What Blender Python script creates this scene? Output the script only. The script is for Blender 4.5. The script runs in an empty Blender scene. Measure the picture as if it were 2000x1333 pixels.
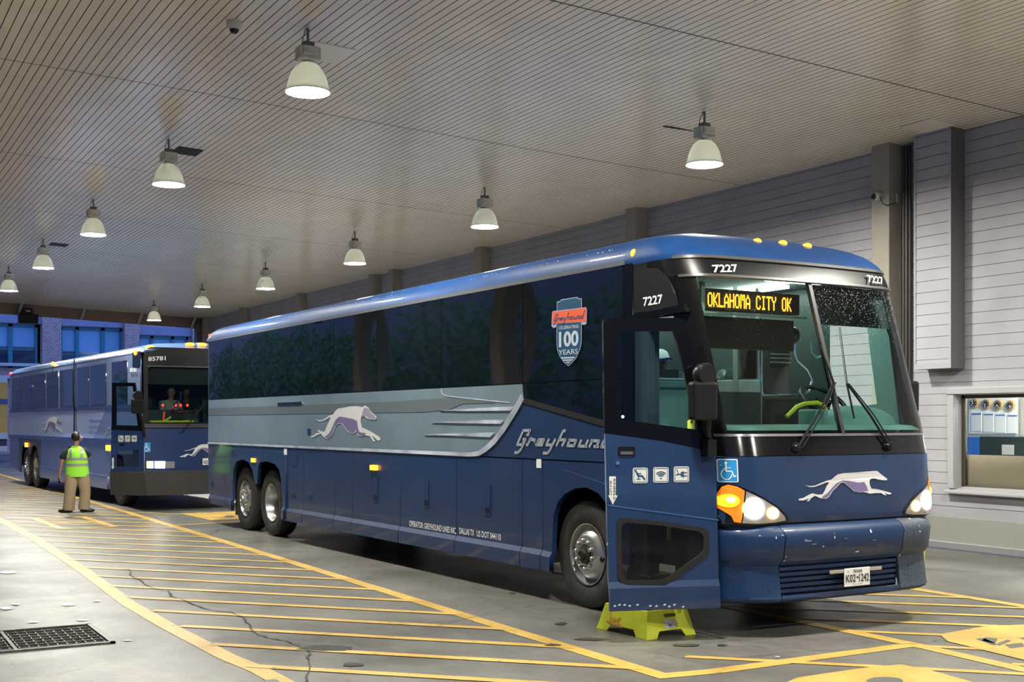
import bpy, bmesh, math, random
from math import sin, cos, pi, radians, sqrt, atan2
from mathutils import Vector, Matrix
from mathutils.geometry import tessellate_polygon
random.seed(7)
SC = bpy.context.scene
COL = SC.collection
# ------------------------------------------------------------------ camera
F_PX, AY, Y0, HC = 2384.0, 0.5135, 825.0, 1.785      # focal (px), yaw, horizon row, eye height
cam = bpy.data.cameras.new('camera')
camo = bpy.data.objects.new('camera', cam)
COL.objects.link(camo)
camo.location = (0, 0, HC)
camo.rotation_euler = (pi/2, 0, -AY - pi/2)
cam.sensor_width = 36
cam.lens = F_PX/2000*36
cam.shift_y = (Y0 - 666.5)/2000
cam.clip_end = 400
SC.camera = camo
SC.view_settings.view_transform = 'Standard'
SC.view_settings.look = 'None'
SC.view_settings.gamma = 1
SC.view_settings.exposure = 0.70
# ------------------------------------------------------------------ dusk sky
wd = bpy.data.worlds.new('dusk'); SC.world = wd; wd.use_nodes = True
nt = wd.node_tree; nt.nodes.clear()
def N(t, typ, **kw):
    n = t.nodes.new(typ)
    for k, v in kw.items(): setattr(n, k, v)
    return n
o_ = N(nt, 'ShaderNodeOutputWorld'); bg = N(nt, 'ShaderNodeBackground')
tc = N(nt, 'ShaderNodeTexCoord'); sp = N(nt, 'ShaderNodeSeparateXYZ'); cr = N(nt, 'ShaderNodeValToRGB')
nt.links.new(tc.outputs['Generated'], sp.inputs[0]); nt.links.new(sp.outputs['Z'], cr.inputs[0])
cr.color_ramp.elements[0].position = 0.0; cr.color_ramp.elements[0].color = (0.30, 0.46, 0.90, 1)
cr.color_ramp.elements[1].position = 0.6; cr.color_ramp.elements[1].color = (0.10, 0.22, 0.62, 1)
nt.links.new(cr.outputs[0], bg.inputs[0]); bg.inputs[1].default_value = 1.1
nt.links.new(bg.outputs[0], o_.inputs[0])
LAMP_STRENGTH = 450.0
LAMP_COLOR = (1.0, 0.97, 0.86)
# ------------------------------------------------------------------ back-projection of traced points onto real planes
FW = Vector((cos(AY), -sin(AY), 0)); RT = Vector((-sin(AY), -cos(AY), 0)); UP = Vector((0, 0, 1)); EYE = Vector((0, 0, HC))
def hit(x, y, P, n):
    """where the sight line through a traced point meets the plane of the real surface (world space)"""
    d = FW + RT*((x-1000)/F_PX) + UP*((Y0-y)/F_PX)
    return EYE + d*((Vector(P)-EYE).dot(n)/d.dot(n))
def gnd(x, y):
    p = hit(x, y, (0, 0, 0), UP); return (p.x, p.y)
# ------------------------------------------------------------------ materials
MATS = {}
def mat(name, col=(.5, .5, .5), rough=.5, metal=0, spec=.5, coat=0, emit=None, es=0, alpha=1, ior=None, bump=None, var=None, trans=0):
    if name in MATS: return MATS[name]
    m = bpy.data.materials.new(name); m.use_nodes = True
    t = m.node_tree; b = t.nodes['Principled BSDF']
    b.inputs['Base Color'].default_value = (*col, 1); b.inputs['Roughness'].default_value = rough
    b.inputs['Metallic'].default_value = metal; b.inputs['Specular IOR Level'].default_value = spec
    b.inputs['Coat Weight'].default_value = coat; b.inputs['Coat Roughness'].default_value = .06
    b.inputs['Transmission Weight'].default_value = trans
    if ior: b.inputs['IOR'].default_value = ior
    if emit: b.inputs['Emission Color'].default_value = (*emit, 1); b.inputs['Emission Strength'].default_value = es
    if var or bump:
        tc = N(t, 'ShaderNodeTexCoord')
    if var:   # (scale, amount): worn / dusty variation of the surface colour
        nz = N(t, 'ShaderNodeTexNoise'); nz.inputs['Scale'].default_value = var[0]; nz.inputs['Detail'].default_value = 6
        mp = N(t, 'ShaderNodeMapRange'); mp.inputs[1].default_value = .3; mp.inputs[2].default_value = .7
        mp.inputs[3].default_value = 1-var[1]; mp.inputs[4].default_value = 1+var[1]
        mx = N(t, 'ShaderNodeMix', data_type='RGBA', blend_type='MULTIPLY'); mx.inputs[0].default_value = 1
        t.links.new(tc.outputs['Object'], nz.inputs['Vector']); t.links.new(nz.outputs[0], mp.inputs[0])
        mx.inputs[6].default_value = (*col, 1); t.links.new(mp.outputs[0], mx.inputs[7]); t.links.new(mx.outputs[2], b.inputs['Base Color'])
    if bump:  # (scale, strength)
        nz = N(t, 'ShaderNodeTexNoise'); nz.inputs['Scale'].default_value = bump[0]; nz.inputs['Detail'].default_value = 3
        bp = N(t, 'ShaderNodeBump'); bp.inputs['Strength'].default_value = bump[1]; bp.inputs['Distance'].default_value = .02
        t.links.new(tc.outputs['Object'], nz.inputs['Vector']); t.links.new(nz.outputs[0], bp.inputs['Height']); t.links.new(bp.outputs[0], b.inputs['Normal'])
    MATS[name] = m; return m
def glass_mat(name, tint, refl=1.0, ior=1.5):
    m = bpy.data.materials.new(name); m.use_nodes = True; t = m.node_tree; t.nodes.clear()
    o = N(t, 'ShaderNodeOutputMaterial'); tr = N(t, 'ShaderNodeBsdfTransparent'); gl = N(t, 'ShaderNodeBsdfGlossy')
    fr = N(t, 'ShaderNodeFresnel'); fr.inputs[0].default_value = ior; mx = N(t, 'ShaderNodeMixShader')
    tr.inputs[0].default_value = (*tint, 1); gl.inputs[0].default_value = (refl, refl, refl, 1); gl.inputs[1].default_value = .01
    t.links.new(fr.outputs[0], mx.inputs[0]); t.links.new(tr.outputs[0], mx.inputs[1]); t.links.new(gl.outputs[0], mx.inputs[2]); t.links.new(mx.outputs[0], o.inputs[0])
    MATS[name] = m; return m
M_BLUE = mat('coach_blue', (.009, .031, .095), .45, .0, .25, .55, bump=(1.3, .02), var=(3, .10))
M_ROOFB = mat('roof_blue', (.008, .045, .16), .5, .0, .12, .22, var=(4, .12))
M_BLUEW = mat('worn_bumper_blue', (.005, .025, .085), .45, .0, .28, .25, var=(40, .16))
M_SILV = mat('coach_silver', (.30, .41, .47), .30, .55, .5, .4, bump=(.8, .035), var=(2, .08))
M_SGREY = mat('silver_shade_stripe', (.20, .24, .25), .35, .5, .5, .3)
M_CHROME = mat('chrome', (.75, .77, .85), .14, 1, .5, bump=(6, .15))
M_PCHR = mat('printed_chrome', (.50, .55, .64), .3, .1, .5, .5, var=(2.5, .45))
M_WGLASS = mat('tinted_window', (.004, .005, .006), .03, 0, 1.0, ior=1.75, bump=(.55, .10))
M_BLACK = mat('gloss_black', (.004, .004, .005), .14, 0, .5, .15)
M_BLACKP = mat('satin_black', (.006, .006, .007), .32, 0, .28)
M_RUB = mat('rubber', (.030, .029, .027), .62, 0, .4, var=(14, .3), bump=(60, .15))
M_GROM = mat('seal_black', (.006, .006, .006), .5)
M_STEEL = mat('rim_metal', (.42, .43, .42), .32, .85, var=(9, .2))
M_STEELD = mat('hub_dark', (.05, .045, .04), .5, .6)
M_WHITE = mat('decal_white', (.80, .82, .84), .45)
M_WINDSH = glass_mat('windshield_glass', (.70, .90, .85), 1, 1.45)
M_DOORGL = glass_mat('door_glass', (.55, .72, .72), 1, 1.45)
M_TINT = glass_mat('smoked_glass', (.18, .19, .17), 1, 1.5)
M_CLEAR = glass_mat('clear_glass', (.93, .96, .95), 1, 1.3)
M_TEAL = mat('interior_teal', (.20, .34, .33), .5)
M_DASH = mat('dash_teal', (.22, .42, .39), .55)
M_DARKIN = mat('interior_dark', (.012, .013, .014), .6)
M_GREYIN = mat('interior_grey', (.30, .33, .31), .45, var=(5, .1))
M_SEAT = mat('seat_leather', (.035, .065, .065), .3, 0, .5)
M_YEL = mat('handrail_yellow', (.72, .74, .02), .35)
M_AMB = mat('amber_lens', (.9, .32, .02), .2, emit=(1, .36, .02), es=2.2)
M_AMBH = mat('amber_bulb', (1, .7, .1), .3, emit=(1, .55, .08), es=9)
M_AMBD = mat('amber_reflector', (.75, .22, .01), .12, 0, .8, .8, emit=(1, .25, .0), es=.25)
M_HEAD = mat('headlamp_bulb', (1, 1, 1), .3, emit=(1, .97, .92), es=14)
M_HOUS = mat('headlamp_housing', (.42, .40, .40), .22, .5, .5, .8)
M_RED = mat('tail_red', (.7, .02, .02), .3, emit=(1, .05, .04), es=2)
M_LED = mat('led_amber', (1, .4, .03), .4, emit=(1, .33, .015), es=3.2)
M_LEDB = mat('sign_board_black', (.02, .008, .002), .5)
# ------------------------------------------------------------------ object helpers
def link(o, parent=None):
    COL.objects.link(o)
    if parent is not None: o.parent = parent
    return o
def tag(o, label=None, cat=None, group=None, kind=None):
    if label: o['label'] = label
    if cat: o['category'] = cat
    if group: o['group'] = group
    if kind: o['kind'] = kind
    return o
def empty(name, loc, rz=0, label=None, cat=None, group=None):
    o = bpy.data.objects.new(name, None); o.empty_display_size = .2; link(o)
    o.location = loc; o.rotation_euler = (0, 0, rz)
    return tag(o, label, cat, group)
class MB:
    """collects verts / faces for ONE mesh object"""
    def __init__(s): s.v = []; s.f = []; s.m = []
    def add(s, vs, fs, mi=0):
        b = len(s.v); s.v += [tuple(v) for v in vs]; s.f += [tuple(i+b for i in f) for f in fs]; s.m += [mi]*len(fs); return s
    def box(s, c, d, mi=0, R=None):
        c = Vector(c); x, y, z = d[0]/2, d[1]/2, d[2]/2
        vs = [Vector((a*x, b*y, e*z)) for a in (-1, 1) for b in (-1, 1) for e in (-1, 1)]
        if R is not None: vs = [R @ v for v in vs]
        return s.add([c+v for v in vs], [(0, 1, 3, 2), (4, 6, 7, 5), (0, 4, 5, 1), (2, 3, 7, 6), (0, 2, 6, 4), (1, 5, 7, 3)], mi)
    def tube(s, pts, r, n=8, mi=0, cap=True):
        pts = [Vector(p) for p in pts]; rr = r if isinstance(r, (list, tuple)) else [r]*len(pts)
        rings = []; t0 = (pts[1]-pts[0]).normalized()
        a = Vector((0, 0, 1)) if abs(t0.z) < .9 else Vector((1, 0, 0)); u = t0.cross(a).normalized()
        b0 = len(s.v)
        for i, p in enumerate(pts):
            t = (pts[min(i+1, len(pts)-1)]-pts[max(i-1, 0)]).normalized()
            u = (u - t*u.dot(t)).normalized(); w = t.cross(u)
            s.v += [tuple(p+(u*cos(2*pi*k/n)+w*sin(2*pi*k/n))*rr[i]) for k in range(n)]
        for i in range(len(pts)-1):
            for k in range(n):
                s.f.append((b0+i*n+k, b0+i*n+(k+1) % n, b0+(i+1)*n+(k+1) % n, b0+(i+1)*n+k)); s.m.append(mi)
        if cap:
            s.f.append(tuple(b0+k for k in range(n))[::-1]); s.m.append(mi)
            s.f.append(tuple(b0+(len(pts)-1)*n+k for k in range(n))); s.m.append(mi)
        return s
    def lathe(s, prof, O, ax, n=32, mi=0):
        """prof: (radius, along axis)"""
        O = Vector(O); ax = Vector(ax).normalized(); a = Vector((0, 0, 1)) if abs(ax.z) < .9 else Vector((1, 0, 0))
        u = ax.cross(a).normalized(); w = ax.cross(u); b0 = len(s.v)
        for r, h in prof: s.v += [tuple(O+ax*h+(u*cos(2*pi*k/n)+w*sin(2*pi*k/n))*max(r, 1e-4)) for k in range(n)]
        for i in range(len(prof)-1):
            for k in range(n):
                s.f.append((b0+i*n+k, b0+i*n+(k+1) % n, b0+(i+1)*n+(k+1) % n, b0+(i+1)*n+k)); s.m.append(mi)
        return s
    def ball(s, c, r, n=12, k=8, mi=0):
        rx, ry, rz = r if isinstance(r, (list, tuple)) else (r, r, r); b0 = len(s.v); c = Vector(c)
        for i in range(k+1):
            ph = -pi/2+pi*i/k
            for j in range(n):
                th = 2*pi*j/n; s.v.append(tuple(c+Vector((rx*cos(ph)*cos(th), ry*cos(ph)*sin(th), rz*sin(ph)))))
        for i in range(k):
            for j in range(n):
                s.f.append((b0+i*n+j, b0+i*n+(j+1) % n, b0+(i+1)*n+(j+1) % n, b0+(i+1)*n+j)); s.m.append(mi)
        return s
    def build(s, name, mats, parent=None, smooth=False, bevel=0, solid=0, out=None):
        me = bpy.data.meshes.new(name); me.from_pydata(s.v, [], s.f)
        mats = mats if isinstance(mats, (list, tuple)) else [mats]
        for m in mats: me.materials.append(m)
        me.polygons.foreach_set('material_index', s.m)
        bm = bmesh.new(); bm.from_mesh(me)
        bmesh.ops.remove_doubles(bm, verts=bm.verts, dist=1e-5)
        if out is None: bmesh.ops.recalc_face_normals(bm, faces=bm.faces)
        else:
            bm.normal_update(); a = Vector((0, 0, 0))
            bmesh.ops.recalc_face_normals(bm, faces=bm.faces)
            for f in bm.faces: a += f.normal*f.calc_area()
            if a.dot(Vector(out)) < 0: bmesh.ops.reverse_faces(bm, faces=bm.faces)
        if smooth:
            for f in bm.faces: f.smooth = True
            for e in bm.edges: e.smooth = not (len(e.link_faces) < 2 or e.calc_face_angle(0) > radians(40))
        bm.to_mesh(me); bm.free()
        o = bpy.data.objects.new(name, me); link(o, parent)
        if solid: md = o.modifiers.new('thick', 'SOLIDIFY'); md.thickness = solid; md.offset = -1
        if bevel:
            md = o.modifiers.new('bev', 'BEVEL'); md.width = bevel; md.segments = 2; md.limit_method = 'ANGLE'
        return o
def sheet(name, outer, fn, m, parent, holes=(), ca=(), cb=(), solid=.02, out=(0, 1, 0), smooth=True, maxlen=0):
    """2D outline (with holes) -> cut along given lines -> mapped on a surface by fn(a,b)"""
    loops = [[Vector((a, b, 0)) for a, b in outer]]+[[Vector((a, b, 0)) for a, b in h] for h in holes]
    tris = tessellate_polygon(loops); flat = [v for l in loops for v in l]
    bm = bmesh.new(); vs = [bm.verts.new(v) for v in flat]
    for t in tris:
        try: bm.faces.new([vs[i] for i in t])
        except ValueError: pass
    if maxlen:
        A = [v.x for v in flat]; B = [v.y for v in flat]
        ca = list(ca)+[min(A)+i*maxlen for i in range(1, int((max(A)-min(A))/maxlen)+1)]
        cb = list(cb)+[min(B)+i*maxlen for i in range(1, int((max(B)-min(B))/maxlen)+1)]
    for c in ca: bmesh.ops.bisect_plane(bm, geom=bm.verts[:]+bm.edges[:]+bm.faces[:], plane_co=(c, 0, 0), plane_no=(1, 0, 0), dist=1e-5)
    for c in cb: bmesh.ops.bisect_plane(bm, geom=bm.verts[:]+bm.edges[:]+bm.faces[:], plane_co=(0, c, 0), plane_no=(0, 1, 0), dist=1e-5)
    for v in bm.verts: v.co = fn(v.co.x, v.co.y)
    bm.normal_update(); bmesh.ops.recalc_face_normals(bm, faces=bm.faces); a = Vector((0, 0, 0))
    for f in bm.faces: a += f.normal*f.calc_area()
    if a.dot(Vector(out)) < 0: bmesh.ops.reverse_faces(bm, faces=bm.faces)
    if smooth:
        for f in bm.faces: f.smooth = True
        for e in bm.edges: e.smooth = not (len(e.link_faces) < 2 or e.calc_face_angle(0) > radians(30))
    me = bpy.data.meshes.new(name); bm.to_mesh(me); bm.free(); me.materials.append(m)
    o = bpy.data.objects.new(name, me); link(o, parent)
    if solid: md = o.modifiers.new('thick', 'SOLIDIFY'); md.thickness = solid; md.offset = -1
    return o
def stroke2d(pts, w):
    """ribbon polygons (quads) along a 2D polyline"""
    q = []; pts = [Vector(p) for p in pts]
    for i in range(len(pts)-1):
        a, b = pts[i], pts[i+1]; t = (b-a).normalized(); n = Vector((-t.y, t.x))*w/2; e = t*w*.35
        q.append([a-e+n, b+e+n, b+e-n, a-e-n])
    return q
def quads(name, qs, fn, m, parent, out=(0, 1, 0), sub=0):
    mb = MB()
    for q in qs:
        if sub and len(q) == 4:
            for i in range(sub):
                t0, t1 = i/sub, (i+1)/sub; a, b, c, d = [Vector(p) for p in q]
                mb.add([fn(*p) for p in (a.lerp(b, t0), a.lerp(b, t1), d.lerp(c, t1), d.lerp(c, t0))], [(0, 1, 2, 3)])
        else: mb.add([fn(p[0], p[1]) for p in q], [tuple(range(len(q)))])
    o = mb.build(name, m, parent, out=out); return o
def text2d(s, bold=0):
    cu = bpy.data.curves.new('t', 'FONT'); cu.body = s; cu.size = 1; cu.resolution_u = 3; cu.offset = bold
    ob = bpy.data.objects.new('t', cu); COL.objects.link(ob)
    dg = bpy.context.evaluated_depsgraph_get(); me = bpy.data.meshes.new_from_object(ob.evaluated_get(dg))
    V = [(v.co.x, v.co.y) for v in me.vertices]; P = [tuple(p.vertices) for p in me.polygons]
    bpy.data.objects.remove(ob); bpy.data.curves.remove(cu); bpy.data.meshes.remove(me)
    x0 = min(v[0] for v in V); x1 = max(v[0] for v in V); y0 = min(v[1] for v in V); y1 = max(v[1] for v in V)
    return [((a-x0)/(x1-x0), (b-y0)/(y1-y0)) for a, b in V], P
def text(name, s, fn, L, R, T, m, parent, bold=0, out=(0, 1, 0)):
    """L,R,T: surface coordinates of lower-left, lower-right and upper-left corner"""
    V, P = text2d(s, bold); L, R, T = Vector(L), Vector(R), Vector(T); mb = MB()
    mb.add([fn(*(L+(R-L)*a+(T-L)*b)) for a, b in V], P)
    return mb.build(name, m, parent, out=out)
def rrect(x0, y0, x1, y1, r, n=4):
    p = []
    for cx, cy, a in ((x1-r, y1-r, 0), (x0+r, y1-r, 90), (x0+r, y0+r, 180), (x1-r, y0+r, 270)):
        for i in range(n+1): t = radians(a+90*i/n); p.append((cx+r*cos(t), cy+r*sin(t)))
    return p
def circ(cx, cy, rx, ry=None, n=20):
    ry = rx if ry is None else ry
    return [(cx+rx*cos(2*pi*i/n), cy+ry*sin(2*pi*i/n)) for i in range(n)]
# ================================================================== STRUCTURE
def st(o): o['kind'] = 'structure'; return o
# ---- concrete floor
def floor_mat(name, paint=None):
    m = bpy.data.materials.new(name); m.use_nodes = True; t = m.node_tree; b = t.nodes['Principled BSDF']; L = t.links.new
    tc = N(t, 'ShaderNodeTexCoord')
    def noise(sc, det=6, rough=.6, dist=0):
        n = N(t, 'ShaderNodeTexNoise'); n.inputs['Scale'].default_value = sc; n.inputs['Detail'].default_value = det
        n.inputs['Roughness'].default_value = rough; n.inputs['Distortion'].default_value = dist; L(tc.outputs['Object'], n.inputs['Vector']); return n.outputs[0]
    def ramp(src, stops):
        r = N(t, 'ShaderNodeValToRGB'); L(src, r.inputs[0]); e = r.color_ramp.elements
        e[0].position, e[0].color = stops[0][0], (*stops[0][1], 1); e[1].position, e[1].color = stops[-1][0], (*stops[-1][1], 1)
        for p, c in stops[1:-1]: x = e.new(p); x.color = (*c, 1)
        return r.outputs[0]
    def mix(f, a, bb, bt='MIX'):
        x = N(t, 'ShaderNodeMix', data_type='RGBA', blend_type=bt)
        if isinstance(f, float): x.inputs[0].default_value = f
        else: L(f, x.inputs[0])
        for s_, i in ((a, 6), (bb, 7)):
            if isinstance(s_, tuple): x.inputs[i].default_value = (*s_, 1)
            else: L(s_, x.inputs[i])
        return x.outputs[2]
    big = ramp(noise(.35, 5), [(.35, (.085, .081, .073)), (.52, (.130, .125, .112)), (.68, (.180, .172, .155))])
    fine = ramp(noise(9, 8, .7), [(.3, (.78, .78, .78)), (.7, (1.15, 1.15, 1.15))])
    base = mix(1.0, big, fine, 'MULTIPLY')
    spots = ramp(noise(3.2, 3, .5, .8), [(.66, (0, 0, 0)), (.74, (.6, .6, .6))])
    base = mix(spots, base, (.05, .045, .04))
    if paint:
        wear = ramp(noise(14, 7, .75), [(.34, (1, 1, 1)), (.42, (0.05, .05, .05)), (1, (0, 0, 0))])
        pc = mix(1.0, paint, ramp(noise(2.2, 6), [(.3, (.80, .78, .72)), (.7, (1.1, 1.1, 1.1))]), 'MULTIPLY')
        base = mix(wear, pc, base)
    L(base, b.inputs['Base Color'])
    rr = N(t, 'ShaderNodeMapRange'); L(noise(1.1, 5, .65), rr.inputs[0]); rr.inputs[1].default_value = .3; rr.inputs[2].default_value = .7
    rr.inputs[3].default_value = .27; rr.inputs[4].default_value = .46; L(rr.outputs[0], b.inputs['Roughness'])
    bp = N(t, 'ShaderNodeBump'); bp.inputs['Strength'].default_value = .22; bp.inputs['Distance'].default_value = .01
    L(noise(28, 5, .7), bp.inputs['Height']); L(bp.outputs[0], b.inputs['Normal'])
    b.inputs['Specular IOR Level'].default_value = .55
    MATS[name] = m; return m
M_FLOOR = floor_mat('concrete_floor'); M_PAINT = floor_mat('yellow_paint', (.60, .39, .09))
gx0, gx1, gy0, gy1 = 10.14, 11.19, -2.05, -.95      # drain opening
mb = MB(); XS = [-12, gx0, gx1, 52]; YS = [-13.77, gy0, gy1, 30]
for i in range(3):
    for j in range(3):
        if i == 1 and j == 1: continue
        mb.add([(XS[i], YS[j], 0), (XS[i+1], YS[j], 0), (XS[i+1], YS[j+1], 0), (XS[i], YS[j+1], 0)], [(0, 1, 2, 3)])
mb.add([(52, -70, -.02), (140, -70, -.02), (140, 60, -.02), (52, 60, -.02)], [(0, 1, 2, 3)])
FLOOR = st(mb.build('floor', M_FLOOR, out=(0, 0, 1)))
# painted lane markings (part of the floor)
mk = MB(); ZP = .003; ZK = 0
def stripe(p, q, w):
    global ZK
    ZK = (ZK+1) % 37; ZP_ = ZP+ZK*.00004
    p, q = Vector(p), Vector(q); L_ = (q-p).length; k = max(1, int(L_/1.2)); n = Vector((-(q-p).y, (q-p).x)).normalized()
    for i in range(k):
        a, b = p.lerp(q, i/k), p.lerp(q, (i+1)/k)
        mk.add([(*(a+n*w/2), ZP_), (*(b+n*w/2), ZP_), (*(b-n*w/2), ZP_), (*(a-n*w/2), ZP_)], [(0, 1, 2, 3)])
def pline(pts, w):
    for a, b in zip(pts, pts[1:]): stripe(a, b, w)
def jit(a=.012): return random.uniform(-a, a)
L1 = [(49, -2.80), (24, -2.80), (20, -2.82), (15.3, -2.72), (12.3, -2.61), (10.7, -2.62), (9.1, -2.67), (8.55, -2.73), (7.2, -2.75), (4, -2.76)]
L2 = [(49, -5.25), (29, -5.22), (22.6, -5.22), (16.5, -5.20), (12.7, -5.17), (9, -5.13), (6.9, -5.13)]
pline(L1, .155); pline(L2, .15)
pline([(6.95, -5.06), (6.89, -5.56), (6.91, -6.3), (6.94, -7.65)], .15)
pline([(14, -7.62), (8.17, -7.61), (6.9, -7.60), (5.8, -7.52), (4, -7.45)], .15)
pline([(14, -10.15), (9.5, -10.15), (7.85, -10.12), (4, -10.1)], .15)
ZP = .0045
x0 = 7.42-.97*2
for k in range(44):                       # hatching between the two long lines
    xc = 7.42+.975*(k-2) if k < 12 else 17.17+.98*(k-12)
    sl = .96+.02*min(k, 8)
    y1, y2 = -2.70+jit(), -5.16+jit()
    stripe((xc+(y1+4)*sl, y1), (xc+(y2+4)*sl, y2), .11)
for k in range(9):                        # hatching right of the front coach
    xc = 9.05+.66-.82*k
    y1, y2 = -7.62, -10.12
    xa = xc+(y1+8.87)*.98; xb = xc+(y2+8.87)*.98
    stripe((xa, y1), (xb, y2), .095)
for xc in (6.83, 5.9, 4.95): stripe((xc+.6, -5.7 if xc > 6.5 else -5.2), (xc-1.2, -7.5), .095)
for a in ((24.05, -3.39, 24.0, -4.24), (24.0, -4.24, 21.4, -4.32), (21.4, -4.32, 21.43, -3.45), (21.43, -3.45, 24.05, -3.39), (22.7, -3.42, 22.7, -4.28), (23.3, -3.42, 22.1, -4.30)): stripe(a[:2], a[2:], .14)
stripe((24.8, -5.2), (21.6, -7.6), .10); stripe((21.2, -5.25), (21.9, -9), .12)
def gpoly(pts, z, target): target.add([(*p, z) for p in pts], [tuple(range(len(pts)))])
gpoly([(23.85, -6.05), (23.9, -7.2), (22.0, -7.3), (21.9, -6.1)], .006, mk)
g = lambda pts: [gnd(*p) for p in pts]
gpoly(g([(1835, 1241), (1919, 1226), (2000, 1222), (2090, 1222), (2090, 1292), (2000, 1291), (1850, 1254.5)]), .006, mk)
gpoly(g([(1556, 1326), (1685, 1307), (1760, 1300), (1820, 1312), (1895, 1333), (1960, 1352), (1500, 1352)]), .006, mk)
o = mk.build('lane_marking', M_PAINT, FLOOR, out=(0, 0, 1))
dk = MB()     # stencilled letters inside the painted boxes (bare concrete showing)
for P in ([(1925, 1247), (1949, 1250), (1943, 1260), (1918, 1254)], [(1905, 1250), (1922, 1249), (1950, 1262), (1940, 1263)], [(1948, 1259), (1967, 1252), (1975, 1254), (1951, 1264)],
          [(1962, 1262), (1996, 1258), (2002, 1265), (1974, 1269)], [(1990, 1248), (2012, 1247), (2020, 1252), (1999, 1252)], [(2010, 1262), (2030, 1256), (2040, 1262), (2020, 1268)]): gpoly(g(P), .008, dk)
gpoly(g([(1728+36*cos(a/12*pi), 1333+8*sin(a/12*pi)) for a in range(24)]), .008, dk)
gpoly(g([(448+10*cos(a/12*pi)*1.0, 1010+2*sin(a/12*pi)) for a in range(24)]), .008, dk)
dk.build('stencil_letter', mat('bare_concrete', (.10, .10, .095), .5, var=(12, .2)), FLOOR, out=(0, 0, 1))
# cracks and stains in the slab
ck = MB()
def crack(pts, w):
    P = [Vector(gnd(*p)) for p in pts]; Q = [P[0]]
    for a, b in zip(P, P[1:]):
        for i in range(1, 5):
            n = Vector((-(b-a).y, (b-a).x)).normalized(); Q.append(a.lerp(b, i/4)+n*random.uniform(-.02, .02)*(i < 4))
    for a, b in zip(Q, Q[1:]):
        n = Vector((-(b-a).y, (b-a).x)).normalized()*w*random.uniform(.15, .5)
        ck.add([(*(a+n), .0075), (*(b+n), .0075), (*(b-n), .0075), (*(a-n), .0075)], [(0, 1, 2, 3)])
crack([(232, 1116), (250, 1113), (257, 1127), (280, 1140), (300, 1151), (330, 1156), (332, 1165), (345, 1170), (372, 1180), (408, 1192), (450, 1197), (478, 1207), (486, 1220), (497, 1237), (520, 1247), (560, 1253), (585, 1264), (606, 1275), (603, 1295), (600, 1333)], .022)
crack([(0, 1125), (160, 1120), (232, 1116), (400, 1105), (500, 1098), (700, 1088)], .008)
crack([(612, 1245), (680, 1233), (800, 1220), (925, 1214)], .010); crack([(830, 1232), (1000, 1189), (1070, 1184)], .010)
crack([(1440, 1288), (1550, 1275), (1700, 1268), (1810, 1255), (1850, 1252)], .008); crack([(280, 1000), (330, 1025), (412, 1053)], .01)
crack([(410, 1045), (430, 1035), (470, 1037)], .012); crack([(1075, 1192), (1140, 1188), (1200, 1200)], .012)
ck.build('slab_crack', mat('crack_dark', (.012, .011, .01), .7), FLOOR, out=(0, 0, 1))
sn = MB()
def blot(cx, cy, rx, ry, n=18):
    P = [gnd(cx+rx*cos(2*pi*i/n)*random.uniform(.7, 1.1), cy+ry*sin(2*pi*i/n)*random.uniform(.7, 1.1)) for i in range(n)]
    sn.add([(*p, .0062) for p in P], [tuple(range(n))])
blot(640, 1268, 62, 7); blot(690, 1300, 22, 4); blot(1340, 1262, 28, 3); blot(1410, 1262, 12, 2); blot(1095, 1220, 14, 3); blot(1080, 1262, 18, 3); blot(880, 1108, 10, 2); blot(1000, 1160, 8, 1.5); blot(1155, 1250, 35, 3)
sn.build('oil_stain', mat('oil_stain_wet', (.06, .05, .045), .28, spec=.5), FLOOR, out=(0, 0, 1))
wp = MB()
for cx, cy, rx, ry in ((20, 1119, 20, 3.5), (65, 1217, 12, 2), (135, 1183, 16, 3), (12, 1190, 14, 3), (30, 1182, 10, 2), (190, 1176, 8, 1.2), (95, 1152, 4, 1), (160, 1213, 15, 2), (250, 1253, 12, 1.4), (140, 1153, 4, 1), (505, 1237, 5, 1), (1518, 1285, 6, 1.5), (1500, 1243, 4, 1)):
    n = 10; P = [gnd(cx+rx*cos(2*pi*i/n)*random.uniform(.6, 1.1), cy+ry*sin(2*pi*i/n)*random.uniform(.6, 1.1)) for i in range(n)]
    wp.add([(*p, .0064) for p in P], [tuple(range(n))])
wp.build('paint_spatter', mat('white_spatter', (.42, .45, .50), .35), FLOOR, out=(0, 0, 1))
# ---- ceiling: 4 inch metal strips with open joints, slightly pitched towards the wall
def zc(x, y): return HC+4.51+.006*x+.0381*y
M_CEIL = mat('ceiling_panel', (.88, .79, .62), .20, 0, .5, var=(1.5, .05), bump=(3.0, .03)); M_GROOVE = mat('ceiling_joint', (.03, .024, .020), .7)
SEAM = [10.70+5.68*k for k in range(-3, 8)]
mb = MB()
ends = [-8]+[s for s in SEAM if -8 < s < 50.2]+[50.3]
nst = int((13.77+9)/.1035)
for a, b in zip(ends, ends[1:]):
    a2, b2 = a+.012, b-.012
    for k in range(nst):
        y = -13.77+k*.1035; g0, g1 = y+.0935, y+.1035
        for (ya, yb, da, db, mi) in ((y, g0, 0, 0, 0), (g0, g0, 0, .02, 1), (g0, g1, .02, .02, 1), (g1, g1, .02, 0, 1)):
            mb.add([(a2, ya, zc(a2, ya)+da), (b2, ya, zc(b2, ya)+da), (b2, yb, zc(b2, yb)+db), (a2, yb, zc(a2, yb)+db)], [(0, 1, 2, 3)], mi)
me = bpy.data.meshes.new('ceiling'); me.from_pydata(mb.v, [], mb.f); me.materials.append(M_CEIL); me.materials.append(M_GROOVE); me.polygons.foreach_set('material_index', mb.m)
CEIL = st(link(bpy.data.objects.new('ceiling', me)))
sm = MB()
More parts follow.
